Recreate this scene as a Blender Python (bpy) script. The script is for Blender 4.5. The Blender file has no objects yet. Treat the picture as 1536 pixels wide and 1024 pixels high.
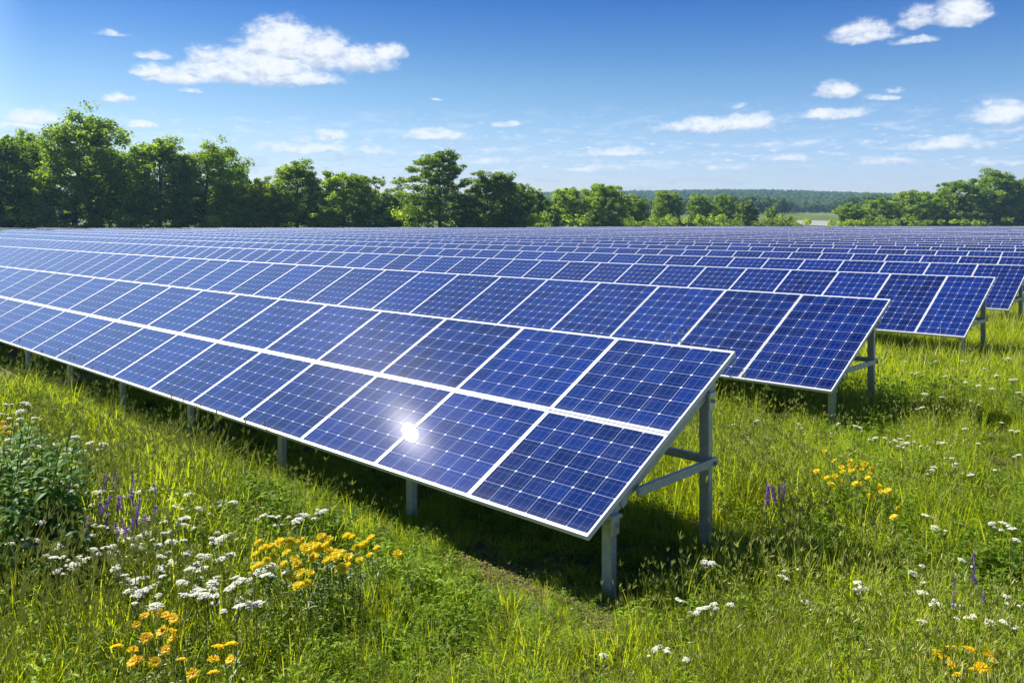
import bpy, math, random
import numpy as np
from mathutils import Vector, Matrix

# ------------------------------------------------------------------ camera, sky, sun, exposure
C = bpy.context.scene.collection
SC = bpy.context.scene
R = math.radians
CAM_Z = 2.64
F_PX, HOR = 1281.0, 340.0                      # focal length and horizon line, in the photo's pixels
cam_d = bpy.data.cameras.new('camera')
cam_d.sensor_width = 36.0
cam_d.lens = F_PX / 1536 * 36
cam_d.shift_y = -(512 - HOR) / 1536
cam_d.clip_start, cam_d.clip_end = 0.1, 12000
cam = bpy.data.objects.new('camera', cam_d); C.objects.link(cam)
cam.location = (0, 0, CAM_Z); cam.rotation_euler = (R(90), 0, 0)
SC.camera = cam

ROW_AZ = R(45.03)                              # rows run off to the left at 45 degrees
TILT = R(28.91)
L = 2.2                                        # slope length of a table, metres
U = np.array([-math.cos(ROW_AZ), math.sin(ROW_AZ), 0.0])
V = np.array([math.sin(ROW_AZ), math.cos(ROW_AZ), 0.0])
NRM = -math.sin(TILT) * V + math.cos(TILT) * np.array([0, 0, 1.0])

SUN_AZ, SUN_EL = R(-51.0), R(43.0)             # azimuth from +Y, negative to the left
SUN_DIR = Vector((math.sin(SUN_AZ) * math.cos(SUN_EL), math.cos(SUN_AZ) * math.cos(SUN_EL), math.sin(SUN_EL)))
sun_d = bpy.data.lights.new('sun', 'SUN'); sun_d.energy = 5.0; sun_d.angle = R(0.53); sun_d.color = (1.0, 0.95, 0.86)
sun = bpy.data.objects.new('sun', sun_d); C.objects.link(sun)
sun.rotation_euler = (-SUN_DIR).to_track_quat('-Z', 'Y').to_euler()
sun.location = (-40, 50, 60)

SC.view_settings.view_transform = 'Standard'; SC.view_settings.look = 'None'
SC.view_settings.gamma = 1.0; SC.view_settings.exposure = 0.95
cy = SC.cycles
cy.max_bounces = 7; cy.diffuse_bounces = 3; cy.glossy_bounces = 3; cy.transmission_bounces = 4
cy.transparent_max_bounces = 6; cy.volume_bounces = 0
cy.caustics_reflective = False; cy.caustics_refractive = False
cy.use_denoising = True
cy.denoiser = 'OPENIMAGEDENOISE'; cy.denoising_input_passes = 'RGB_ALBEDO_NORMAL'; cy.denoising_prefilter = 'ACCURATE'
cy.sample_clamp_indirect = 6.0


def NT(tree, typ, **kw):
    n = tree.nodes.new(typ)
    for k, v in kw.items():
        if k.startswith('_'):
            n.inputs[int(k[1:])].default_value = v
        else:
            setattr(n, k, v)
    return n


class G:
    """small helper for shader maths"""
    def __init__(s, tree): s.t = tree
    def link(s, a, b): s.t.links.new(a, b)
    def m(s, op, a, b=None, c=None, clamp=False):
        n = s.t.nodes.new('ShaderNodeMath'); n.operation = op; n.use_clamp = clamp
        for i, x in enumerate((a, b, c)):
            if x is None: continue
            if isinstance(x, (int, float)): n.inputs[i].default_value = x
            else: s.link(x, n.inputs[i])
        return n.outputs[0]
    def mix(s, f, a, b, blend='MIX'):
        n = s.t.nodes.new('ShaderNodeMix'); n.data_type = 'RGBA'; n.blend_type = blend
        for i, x in ((0, f), (6, a), (7, b)):
            if isinstance(x, (int, float)): n.inputs[i].default_value = x
            elif isinstance(x, tuple): n.inputs[i].default_value = (*x, 1) if len(x) == 3 else x
            else: s.link(x, n.inputs[i])
        return n.outputs[2]
    def fmix(s, f, a, b):
        return s.m('ADD', s.m('MULTIPLY', s.m('SUBTRACT', b, a), f), a)
    def ss(s, x, lo, hi):
        n = s.t.nodes.new('ShaderNodeMapRange'); n.interpolation_type = 'SMOOTHSTEP'
        s.link(x, n.inputs[0]); n.inputs[1].default_value = lo; n.inputs[2].default_value = hi
        return n.outputs[0]
    def lin(s, x, lo, hi, a=0., b=1.):
        n = s.t.nodes.new('ShaderNodeMapRange')
        s.link(x, n.inputs[0]); n.inputs[1].default_value = lo; n.inputs[2].default_value = hi
        n.inputs[3].default_value = a; n.inputs[4].default_value = b
        return n.outputs[0]
    def noise(s, vec, scale, detail=4, rough=.55, dist=0., color=False):
        n = s.t.nodes.new('ShaderNodeTexNoise')
        if vec is not None: s.link(vec, n.inputs['Vector'])
        n.inputs['Scale'].default_value = scale; n.inputs['Detail'].default_value = detail
        n.inputs['Roughness'].default_value = rough; n.inputs['Distortion'].default_value = dist
        return n.outputs[1 if color else 0]
    def comb(s, x, y, z=0.):
        n = s.t.nodes.new('ShaderNodeCombineXYZ')
        for i, q in enumerate((x, y, z)):
            if isinstance(q, (int, float)): n.inputs[i].default_value = q
            else: s.link(q, n.inputs[i])
        return n.outputs[0]
    def ramp(s, f, stops):
        n = s.t.nodes.new('ShaderNodeValToRGB'); s.link(f, n.inputs[0])
        e = n.color_ramp.elements
        while len(e) < len(stops): e.new(.5)
        for i, (p, c) in enumerate(stops): e[i].position = p; e[i].color = (*c, 1)
        return n.outputs[0]


# ---- sky: Nishita plus fair-weather clouds laid out by compass bearing and elevation (radians)
def bearing(px, py):
    x, y = (px - 768) / F_PX, (HOR - py) / F_PX
    return math.atan(x), math.atan(y / math.hypot(1, x))


CLOUDS = [  # photo position of centre, half width, height above and below, weight
    (330, 106, 80, 26, 20, 1.), (268, 112, 62, 15, 15, .95), (224, 105, 34, 12, 12, .95), (400, 94, 92, 38, 38, 1.05), (424, 56, 58, 34, 46, 1.15), (390, 66, 34, 24, 30, .9),
    (482, 70, 52, 30, 42, 1.05), (538, 86, 58, 22, 26, 1.), (584, 78, 30, 15, 15, .95), (445, 116, 80, 18, 14, .95), (310, 84, 42, 22, 24, .85), (283, 134, 26, 5, 5, .7),
    (225, 84, 34, 10, 8, .7), (168, 50, 40, 8, 6, .52), (178, 147, 30, 9, 7, .95), (212, 187, 30, 6, 5, .9),
    (52, 176, 46, 15, 10, .95), (40, 189, 60, 8, 8, .7), (650, 204, 58, 14, 9, .95), (495, 204, 30, 12, 9, .9), (450, 222, 98, 13, 9, .72), (760, 186, 30, 7, 5, .8),
    (1070, 188, 104, 15, 12, .9), (1120, 182, 54, 16, 14, 1.0), (1296, 49, 56, 22, 17, 1.0), (1380, 26, 44, 26, 18, .8), (1442, 16, 52, 36, 24, 1.0),
    (1372, 61, 46, 10, 8, .75), (1257, 134, 40, 15, 13, 1.0), (1322, 148, 44, 9, 7, .62), (1252, 171, 64, 12, 10, .9), (1345, 135, 22, 7, 6, .6),
    (1506, 170, 62, 22, 16, 1.0), (1420, 216, 86, 15, 12, .85), (1180, 236, 44, 9, 7, .8), (928, 229, 56, 12, 7, .85), (1480, 244, 40, 8, 7, .7),
    (1330, 242, 70, 9, 8, .6), (1105, 157, 24, 5, 4, .55), (880, 252, 60, 7, 6, .55), (730, 240, 50, 8, 7, .55), (1075, 252, 30, 6, 5, .6), (655, 148, 14, 4, 3, .6), (560, 225, 40, 9, 8, .55),
    # beyond the frame, for reflections and other viewpoints
 (1800, 90, 170, 40, 36, 1.), (2050, 200, 160, 22, 20, .9), (-60, 40, 50, 14, 12, .6),
]
world = bpy.data.worlds.new('World'); SC.world = world; world.use_nodes = True
wt = world.node_tree; wt.nodes.clear(); g = G(wt)
sky = NT(wt, 'ShaderNodeTexSky', sky_type='NISHITA', sun_disc=False, sun_elevation=SUN_EL, sun_rotation=SUN_AZ,
         altitude=0, air_density=1.0, dust_density=0.25, ozone_density=3.5)
tc = NT(wt, 'ShaderNodeTexCoord'); sep = NT(wt, 'ShaderNodeSeparateXYZ'); g.link(tc.outputs['Generated'], sep.inputs[0])
X, Y, Z = sep.outputs
az = g.m('ARCTAN2', X, Y)
el = g.m('ARCSINE', Z)
warp = g.noise(g.comb(g.m('MULTIPLY', az, 1.0), g.m('MULTIPLY', el, 1.5)), 34, 6, .62, color=True)
wsep = NT(wt, 'ShaderNodeSeparateColor'); g.link(warp, wsep.inputs[0])
azw = g.m('ADD', az, g.m('MULTIPLY', g.m('SUBTRACT', wsep.outputs[0], .5), .030))
elw = g.m('ADD', el, g.m('MULTIPLY', g.m('SUBTRACT', wsep.outputs[1], .5), .016))
M, PY = None, None
for (px, py, hw, up, dn, wgt) in CLOUDS:
    py += .35 * dn; up += .35 * dn; dn *= .65
    a0, e0 = bearing(px, py)
    a1 = bearing(px + hw, py)[0] - a0; eu = bearing(px, py - up)[1] - e0; ed = e0 - bearing(px, py + dn)[1]
    dx = g.m('DIVIDE', g.m('SUBTRACT', azw, a0), a1)
    dy = g.m('SUBTRACT', elw, e0)
    dyn = g.m('MAXIMUM', g.m('DIVIDE', dy, eu), g.m('DIVIDE', dy, -ed))
    d = g.m('SUBTRACT', wgt, g.m('ADD', g.m('MULTIPLY', dx, dx), g.m('MULTIPLY', dyn, dyn)))
    ny = g.m('DIVIDE', dy, eu + ed)
    if M is None: M, PY = d, ny
    else:
        gt = g.m('GREATER_THAN', d, M)
        PY = g.fmix(gt, PY, ny); M = g.m('MAXIMUM', M, d)
fb = g.noise(g.comb(az, g.m('MULTIPLY', el, 1.7)), 42, 9, .60)
wisp = g.noise(g.comb(g.m('MULTIPLY', az, .55), g.m('MULTIPLY', el, 2.6)), 40, 7, .6)
low = g.m('MULTIPLY', g.ss(el, .012, .035), g.m('SUBTRACT', 1., g.ss(el, .07, .155)))
puff = g.noise(g.comb(g.m('MULTIPLY', az, .8), g.m('MULTIPLY', el, 2.6)), 78, 6, .6)
wd = g.m('MAXIMUM', g.m('MULTIPLY', g.ss(wisp, .47, .76), g.m('MULTIPLY', low, .85)), g.m('MULTIPLY', g.ss(puff, .54, .72), g.m('MULTIPLY', low, .8)))
namp = g.lin(PY, -.25, .15, .8, 1.9)
fb2 = g.noise(g.comb(az, g.m('MULTIPLY', el, 1.6)), 105, 6, .62)
fb = g.m('ADD', fb, g.m('MULTIPLY', g.m('SUBTRACT', fb2, .5), .75))
dens = g.ss(g.m('ADD', M, g.m('MULTIPLY', g.m('SUBTRACT', fb, .50), namp)), -.32, 1.08)
dens = g.m('MULTIPLY', dens, g.lin(M, -.4, .3, 0., 1.))
dens = g.m('MAXIMUM', dens, wd)
shade_n = g.noise(g.comb(az, g.m('MULTIPLY', el, 1.5)), 60, 5, .55)
lit = g.ss(g.m('ADD', g.m('ADD', PY, .12), g.m('MULTIPLY', g.m('SUBTRACT', shade_n, .5), 1.3)), -.28, .26)
ccol = g.mix(lit, (4.7, 5.25, 6.4), (8.3, 8.45, 8.8))
hs = NT(wt, 'ShaderNodeHueSaturation'); g.link(sky.outputs[0], hs.inputs['Color'])
hs.inputs['Saturation'].default_value = 1.22; hs.inputs['Value'].default_value = 1.0
gm = NT(wt, 'ShaderNodeGamma'); gm.inputs[1].default_value = 1.22
g.link(g.mix(1., hs.outputs[0], (.125, .125, .125), 'MULTIPLY'), gm.inputs[0])
skyc = g.mix(1., gm.outputs[0], (7.2, 7.7, 8.5), 'MULTIPLY')
# clear, dry air: pale at the horizon and deep blue overhead
tint = g.ramp(g.m('MULTIPLY', el, 2.), [(0., (.64, .49, .50)), (.12, (.65, .505, .50)), (.22, (.675, .525, .465)), (.326, (.575, .485, .41)), (.42, (.39, .39, .39)), (.51, (.225, .305, .375)), (1., (.17, .26, .375))])
skyc = g.mix(1., g.mix(1., skyc, tint, 'MULTIPLY'), (2., 2., 2.), 'MULTIPLY')
sg = g.ss(az, -.15, .6)
skyc = g.mix(1., skyc, g.mix(sg, (.97, .97, .98), (1.06, 1.10, 1.22)), 'MULTIPLY')
# bright patch added to the sky left of view to lighten the panels' reflections
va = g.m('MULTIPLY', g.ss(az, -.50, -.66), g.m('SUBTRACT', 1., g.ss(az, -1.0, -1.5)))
added_glow = g.m('MULTIPLY', g.m('MULTIPLY', va, g.ss(el, .02, .12)), g.m('SUBTRACT', 1., g.ss(el, .45, .8)))
skyc = g.mix(g.m('MULTIPLY', added_glow, .75), skyc, (6.8, 9.8, 15.0))
# blue-white glow added round the sun, out of view, to brighten the panels' reflections
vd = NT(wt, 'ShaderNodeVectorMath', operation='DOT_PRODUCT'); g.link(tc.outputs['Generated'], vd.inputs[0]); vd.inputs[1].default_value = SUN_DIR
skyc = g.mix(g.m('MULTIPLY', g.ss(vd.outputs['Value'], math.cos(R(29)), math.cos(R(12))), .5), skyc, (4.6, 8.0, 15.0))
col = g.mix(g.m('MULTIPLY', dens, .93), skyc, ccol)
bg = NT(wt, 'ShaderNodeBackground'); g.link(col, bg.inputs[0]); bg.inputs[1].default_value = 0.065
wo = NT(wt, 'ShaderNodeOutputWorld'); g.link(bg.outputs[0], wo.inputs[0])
world.cycles.sampling_method = 'MANUAL'; world.cycles.sample_map_resolution = 512


# ------------------------------------------------------------------ helpers
def tag(o, label=None, cat=None, group=None, kind=None):
    for k, v in (('label', label), ('category', cat), ('group', group), ('kind', kind)):
        if v: o[k] = v
    return o


def empty(name, loc=(0, 0, 0), rz=0.):
    o = bpy.data.objects.new(name, None); C.objects.link(o)
    o.location = loc; o.rotation_euler = (0, 0, rz); o.empty_display_size = .2
    return o


class MB:
    """collects quads / triangles (numpy) and links them as one mesh object"""
    def __init__(s): s.v = []; s.q = []; s.t = []; s.qm = []; s.tm = []; s.tone = []; s.n = 0; s.uvq = []
    def add(s, v, q=None, t=None, m=0, tone=None, uv=None):
        v = np.asarray(v, float).reshape(-1, 3)
        s.v.append(v)
        s.tone.append(np.full(len(v), .5) if tone is None else np.broadcast_to(np.asarray(tone, float), (len(v),)))
        if q is not None:
            q = np.asarray(q, int).reshape(-1, 4); s.q.append(q + s.n); s.qm.append(np.full(len(q), m))
            s.uvq.append(np.zeros((len(q), 4, 2)) if uv is None else np.asarray(uv, float).reshape(-1, 4, 2))
        if t is not None:
            t = np.asarray(t, int).reshape(-1, 3); s.t.append(t + s.n); s.tm.append(np.full(len(t), m))
        s.n += len(v)
    def box(s, lo, hi, m=0, M=None):
        (a, b, c), (d, e, f) = lo, hi
        v = np.array([(a, b, c), (d, b, c), (d, e, c), (a, e, c), (a, b, f), (d, b, f), (d, e, f), (a, e, f)], float)
        if M is not None: v = v @ np.asarray(M)[:3, :3].T + np.asarray(M)[:3, 3]
        s.add(v, [(0, 3, 2, 1), (4, 5, 6, 7), (0, 1, 5, 4), (1, 2, 6, 5), (2, 3, 7, 6), (3, 0, 4, 7)], m=m)
    def bar(s, a, b, w, h, up=(0, 0, 1), m=0):
        a, b = Vector(a), Vector(b); d = (b - a); ln = d.length; d.normalize()
        upv = Vector(up); x = d.cross(upv)
        if x.length < 1e-4: x = d.cross(Vector((1, 0, 0)))
        x.normalize(); z = x.cross(d)
        Mx = np.array([[x.x, d.x, z.x, a.x], [x.y, d.y, z.y, a.y], [x.z, d.z, z.z, a.z]])
        s.box((-w / 2, 0, -h / 2), (w / 2, ln, h / 2), m, Mx)
    def tube(s, pts, rad, n=6, m=0, tone=None, cap=True):
        pts = np.asarray(pts, float); k = len(pts); rad = np.broadcast_to(np.asarray(rad, float), (k,))
        d = np.gradient(pts, axis=0); d /= np.linalg.norm(d, axis=1)[:, None] + 1e-9
        ref = np.array([1., 0, 0]) if abs(d[0][0]) < .8 else np.array([0, 1., 0])
        x = np.cross(d, ref); x /= np.linalg.norm(x, axis=1)[:, None] + 1e-9; y = np.cross(d, x)
        a = np.arange(n) * 2 * math.pi / n
        v = pts[:, None] + rad[:, None, None] * (np.cos(a)[None, :, None] * x[:, None] + np.sin(a)[None, :, None] * y[:, None])
        i = np.arange(k - 1)[:, None] * n; j = np.arange(n)[None]; jn = (j + 1) % n
        q = np.stack([i + j, i + jn, i + n + jn, i + n + j], -1).reshape(-1, 4)
        s.add(v.reshape(-1, 3), q, m=m, tone=tone)
    def build(s, name, mats, parent=None, smooth=False, link=True, loc=None):
        V_ = np.concatenate(s.v); me = bpy.data.meshes.new(name)
        q = np.concatenate(s.q) if s.q else np.zeros((0, 4), int); t = np.concatenate(s.t) if s.t else np.zeros((0, 3), int)
        me.vertices.add(len(V_)); me.vertices.foreach_set('co', V_.astype(np.float32).ravel())
        nl = len(q) * 4 + len(t) * 3
        me.loops.add(nl); me.loops.foreach_set('vertex_index', np.concatenate([q.ravel(), t.ravel()]).astype(np.int32))
        me.polygons.add(len(q) + len(t))
        st = np.concatenate([np.arange(len(q)) * 4, len(q) * 4 + np.arange(len(t)) * 3]).astype(np.int32)
        me.polygons.foreach_set('loop_start', st)
        mi = np.concatenate((s.qm if s.q else []) + (s.tm if s.t else [])).astype(np.int32)
        mats = mats if isinstance(mats, (list, tuple)) else [mats]
        for mm in mats: me.materials.append(mm)
        me.polygons.foreach_set('material_index', mi)
        me.polygons.foreach_set('use_smooth', np.full(len(mi), bool(smooth)))
        if s.q and any(np.any(u) for u in s.uvq):
            uv = me.uv_layers.new(name='UVMap')
            uu = np.concatenate([np.concatenate(s.uvq).reshape(-1, 2), np.zeros((len(t) * 3, 2))])
            uv.data.foreach_set('uv', uu.astype(np.float32).ravel())
        at = me.attributes.new('tone', 'FLOAT', 'POINT'); at.data.foreach_set('value', np.concatenate(s.tone).astype(np.float32))
        me.update(calc_edges=True); me.validate()
        o = bpy.data.objects.new(name, me)
        if link: C.objects.link(o)
        if parent is not None: o.parent = parent
        if loc is not None: o.location = loc
        return o


def child_copy(o, parent, loc=None, rot=None):
    c = o.copy(); C.objects.link(c); c.parent = parent
    if loc is not None: c.location = loc
    if rot is not None: c.rotation_euler = rot
    return c


def copy_tree(o, parent=None):
    c = o.copy(); C.objects.link(c); c.parent = parent
    for ch in [k for k in o.children]: copy_tree(ch, c)
    return c


def smooth(x, a, b):
    t = np.clip((np.asarray(x, float) - a) / (b - a), 0, 1); return t * t * (3 - 2 * t)


def terrain(x, y):
    x, y = np.asarray(x, float), np.asarray(y, float)
    z = 1.02 * smooth(y, 22, 215)
    r = np.clip(y - 300, 0, None)
    z = z + .030 * r * smooth(r, 0, 250) + 12 * smooth(y, 1150, 2100)
    z = z + smooth(y, 320, 700) * (2.2 * np.sin(x / 95 + 1.) * np.sin(y / 140.) + 3. * np.sin(x / 260. + y / 310.))
    z = z + smooth(y, 900, 1700) * (6 * np.sin(x / 330. + .6) + 4 * np.sin(x / 150. + y / 400))
    return z


def near_bumps(x, y):
    x, y = np.asarray(x, float), np.asarray(y, float)
    return (.035 * np.sin(x * 1.3 + .5) * np.cos(y * 1.1) + .02 * np.sin(x * 3.1 + y * 2.3)) * (1 - smooth(y, 25, 60))


def ground_z(x, y): return terrain(x, y) + near_bumps(x, y)


def unproject(px, py, z=0.):
    k = (py - HOR) / F_PX
    d = (CAM_Z - z) / k
    return np.array([(px - 768) / F_PX * d, d, z])


def to_px(p):
    return 768 + F_PX * p[0] / p[1], HOR + F_PX * (CAM_Z - p[2]) / p[1]


ORD = ('first second third fourth fifth sixth seventh eighth ninth tenth eleventh twelfth thirteenth fourteenth fifteenth sixteenth seventeenth '
       'eighteenth nineteenth').split()
TENS = {20: ('twentieth', 'twenty'), 30: ('thirtieth', 'thirty'), 40: ('fortieth', 'forty'), 50: ('fiftieth', 'fifty'), 60: ('sixtieth', 'sixty')}


def ordinal(n):
    if n < 20: return ORD[n - 1]
    t = n // 10 * 10
    return TENS[t][0] if n == t else TENS[t][1] + '-' + ORD[n - t - 1]


# ------------------------------------------------------------------ materials
def mat(name):
    m = bpy.data.materials.new(name); m.use_nodes = True; m.node_tree.nodes.clear()
    o = NT(m.node_tree, 'ShaderNodeOutputMaterial')
    return m, m.node_tree, G(m.node_tree), o


def principled(name, colfn, rough=.6, metal=0., spec=.5, bump=None):
    m, t, g, o = mat(name)
    p = NT(t, 'ShaderNodeBsdfPrincipled')
    p.inputs['Roughness'].default_value = rough; p.inputs['Metallic'].default_value = metal
    p.inputs['Specular IOR Level'].default_value = spec
    c = colfn(t, g) if callable(colfn) else colfn
    if isinstance(c, tuple): p.inputs['Base Color'].default_value = (*c, 1)
    else: g.link(c, p.inputs['Base Color'])
    if bump:
        b = NT(t, 'ShaderNodeBump'); b.inputs['Strength'].default_value = bump[1]; b.inputs['Distance'].default_value = bump[2]
        tcn = NT(t, 'ShaderNodeTexCoord'); g.link(g.noise(tcn.outputs['Object'], bump[0], 5), b.inputs['Height']); g.link(b.outputs[0], p.inputs['Normal'])
    g.link(p.outputs[0], o.inputs[0])
    return m


def leafy(name, dark, light, trans=.45, tr_tint=(1.25, 1.15, .5), sheen=.05, rough=.45, noise_scale=0., patch=None):
    """leaf: diffuse + translucent, colour varied per clump, per instance"""
    m, t, g, o = mat(name)
    at = NT(t, 'ShaderNodeAttribute', attribute_name='tone')
    oi = NT(t, 'ShaderNodeObjectInfo')
    f = g.m('ADD', g.m('MULTIPLY', at.outputs['Fac'], .7), g.m('MULTIPLY', oi.outputs['Random'], .3))
    geo = NT(t, 'ShaderNodeNewGeometry')
    if noise_scale:
        f = g.m('ADD', f, g.m('MULTIPLY', g.m('SUBTRACT', g.noise(geo.outputs['Position'], noise_scale, 3), .5), 1.1))
    c = g.mix(g.m('MULTIPLY', f, 1., clamp=True), dark, light)
    if patch:
        c = g.mix(g.m('MULTIPLY', g.ss(g.noise(geo.outputs['Position'], patch[0], 4), patch[1], patch[1] + .14), patch[2]), c, patch[3])
    tr = g.mix(1., c, tr_tint, 'MULTIPLY')
    d = NT(t, 'ShaderNodeBsdfDiffuse'); g.link(c, d.inputs[0])
    tl = NT(t, 'ShaderNodeBsdfTranslucent'); g.link(tr, tl.inputs[0])
    ms = NT(t, 'ShaderNodeMixShader'); ms.inputs[0].default_value = trans
    g.link(d.outputs[0], ms.inputs[1]); g.link(tl.outputs[0], ms.inputs[2])
    gl = NT(t, 'ShaderNodeBsdfGlossy'); gl.inputs['Roughness'].default_value = rough; gl.inputs[0].default_value = (.9, .95, .85, 1)
    m2 = NT(t, 'ShaderNodeMixShader'); m2.inputs[0].default_value = sheen
    g.link(ms.outputs[0], m2.inputs[1]); g.link(gl.outputs[0], m2.inputs[2])
    g.link(m2.outputs[0], o.inputs[0])
    return m


def petal(name, c1, c2, trans=.35):
    return leafy(name, c1, c2, trans, (1., 1., .95), .02)


def make_glass(name, tall):
    """monocrystalline cells behind glass; UV counts cells"""
    m, t, g, o = mat(name)
    uv = NT(t, 'ShaderNodeUVMap', uv_map='UVMap'); s = NT(t, 'ShaderNodeSeparateXYZ'); g.link(uv.outputs[0], s.inputs[0])
    cx = g.m('ABSOLUTE', g.m('SUBTRACT', g.m('FRACT', g.m('ADD', s.outputs[0], .5)), .5))   # distance to nearest cell border
    cyy = g.m('ABSOLUTE', g.m('SUBTRACT', g.m('FRACT', g.m('ADD', s.outputs[1], .5)), .5))
    lx = g.m('LESS_THAN', cx, .010); ly = g.m('LESS_THAN', cyy, .010)
    dia = g.m('LESS_THAN', g.m('ADD', cx, cyy), .074)
    line = g.m('MULTIPLY', g.m('MAXIMUM', lx, ly), .52)
    white = g.m('MAXIMUM', line, dia)
    bx = g.m('ABSOLUTE', g.m('SUBTRACT', g.m('FRACT', g.m('MULTIPLY', s.outputs[0], 3.)), .5))
    by = g.m('ABSOLUTE', g.m('SUBTRACT', g.m('FRACT', g.m('MULTIPLY', s.outputs[1], 2.)), .5))
    bus = g.m('MULTIPLY', g.m('MAXIMUM', g.m('LESS_THAN', bx, .018), g.m('MULTIPLY', g.m('LESS_THAN', by, .014), .8)), .26)
    cell = g.comb(g.m('FLOOR', s.outputs[0]), g.m('FLOOR', s.outputs[1]), 0.)
    oi = NT(t, 'ShaderNodeObjectInfo')
    wn = NT(t, 'ShaderNodeTexWhiteNoise', noise_dimensions='4D'); g.link(cell, wn.inputs['Vector']); g.link(g.m('MULTIPLY', oi.outputs['Random'], 97.), wn.inputs['W'])
    n2 = g.noise(uv.outputs[0], 3.2, 4, .6, 1.2)
    f = g.m('ADD', g.m('MULTIPLY', wn.outputs[0], .45), g.m('MULTIPLY', n2, .75))
    f = g.m('ADD', f, g.m('MULTIPLY', g.m('SUBTRACT', oi.outputs['Random'], .5), .40))
    blue = g.mix(g.m('SUBTRACT', f, .1, clamp=True), (.0008, .0062, .058), (.0036, .0250, .185))
    blue = g.mix(bus, blue, (.35, .42, .60))
    colr = g.mix(white, blue, (.62, .68, .80))
    # a little dust, gathered in streaks down the slope and along the lower frame
    tco = NT(t, 'ShaderNodeTexCoord'); so = NT(t, 'ShaderNodeSeparateXYZ'); g.link(tco.outputs['Object'], so.inputs[0])
    pv_ = g.comb(g.m('ADD', g.m('MULTIPLY', so.outputs[0], 5.), g.m('MULTIPLY', oi.outputs['Random'], 50.)), g.m('MULTIPLY', so.outputs[1], .9))
    dust = g.m('ADD', g.m('MULTIPLY', g.ss(g.noise(pv_, 2.2, 6, .65), .45, .85), .055), g.m('MULTIPLY', g.m('SUBTRACT', 1., g.ss(so.outputs[1], .02, .14)), .05))
    spot = g.m('MULTIPLY', g.ss(g.noise(g.comb(so.outputs[0], so.outputs[1], g.m('MULTIPLY', oi.outputs['Random'], 77.)), 26, 2, .5), .80, .84), .5)
    colr = g.mix(g.m('ADD', dust, spot), colr, (.45, .44, .40))
    d = NT(t, 'ShaderNodeBsdfDiffuse'); g.link(colr, d.inputs[0])
    fr = NT(t, 'ShaderNodeFresnel'); fr.inputs[0].default_value = 1.46
    # shading normal bent to place the sun glint; wide lobes add its glow
    nrm = NT(t, 'ShaderNodeCombineXYZ')
    tcn = NT(t, 'ShaderNodeTexCoord')
    nv = Vector(GLASS_N)
    nrm.inputs[0].default_value, nrm.inputs[1].default_value, nrm.inputs[2].default_value = nv
    gl = NT(t, 'ShaderNodeBsdfGlossy', distribution='BECKMANN'); gl.inputs['Roughness'].default_value = .035
    g.link(nrm.outputs[0], gl.inputs['Normal'])
    gw = NT(t, 'ShaderNodeBsdfGlossy', distribution='BECKMANN'); gw.inputs['Roughness'].default_value = .24
    g.link(nrm.outputs[0], gw.inputs['Normal'])
    mg = NT(t, 'ShaderNodeMixShader'); mg.inputs[0].default_value = .0045
    g.link(gl.outputs[0], mg.inputs[1]); g.link(gw.outputs[0], mg.inputs[2])
    gm_ = NT(t, 'ShaderNodeBsdfGlossy', distribution='BECKMANN'); gm_.inputs['Roughness'].default_value = .12
    g.link(nrm.outputs[0], gm_.inputs['Normal'])
    mg2 = NT(t, 'ShaderNodeMixShader'); mg2.inputs[0].default_value = .0017
    g.link(mg.outputs[0], mg2.inputs[1]); g.link(gm_.outputs[0], mg2.inputs[2]); mg = mg2
    ms = NT(t, 'ShaderNodeMixShader'); g.link(fr.outputs[0], ms.inputs[0]); g.link(d.outputs[0], ms.inputs[1]); g.link(mg.outputs[0], ms.inputs[2])
    g.link(ms.outputs[0], o.inputs[0])
    return m


# glass normal that sends the sun to where the photo shows the glint (image 615, 648)
_d = np.array([(615 - 768) / F_PX, 1, -(648 - HOR) / F_PX]); _d /= np.linalg.norm(_d)
_h = np.array(SUN_DIR) - _d; GLASS_N = tuple(_h / np.linalg.norm(_h))
print('glass offset deg', math.degrees(math.acos(float(np.dot(GLASS_N, NRM)))))

M_glass = make_glass('solar_cells', False)
M_alu = principled('anodised_frame', lambda t, g: g.mix(g.noise(NT(t, 'ShaderNodeTexCoord').outputs['Object'], 5, 3), (.50, .52, .55), (.64, .66, .69)), .38, 0., .5)
M_back = principled('panel_back', (.55, .56, .58), .6)
M_zinc = principled('galvanised_steel', lambda t, g: g.mix(g.ss(g.noise(NT(t, 'ShaderNodeTexCoord').outputs['Object'], 22, 5, .6), .35, .7), (.34, .38, .41), (.46, .50, .53)), .45, .3, .5)
M_brkt = principled('bright_bracket', (.55, .58, .60), .35, .6)


def soil_col(t, g):
    geo = NT(t, 'ShaderNodeNewGeometry'); P = geo.outputs['Position']
    a = g.mix(g.noise(P, 2.3, 6, .65), (.085, .066, .036), (.230, .175, .095))
    b = g.mix(g.noise(P, 9., 5, .6), (.035, .060, .012), (.085, .125, .025))
    near = g.mix(g.ss(g.noise(P, .9, 4), .36, .56), a, b)
    f = g.mix(g.noise(P, .035, 5, .6), (.055, .095, .018), (.150, .185, .050))
    f = g.mix(g.m('MULTIPLY', g.ss(g.noise(P, .012, 3), .55, .62), .7), f, (.22, .21, .10))
    sp = NT(t, 'ShaderNodeSeparateXYZ'); g.link(P, sp.inputs[0])
    return g.mix(g.ss(sp.outputs[1], 40, 280), near, f)


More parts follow.
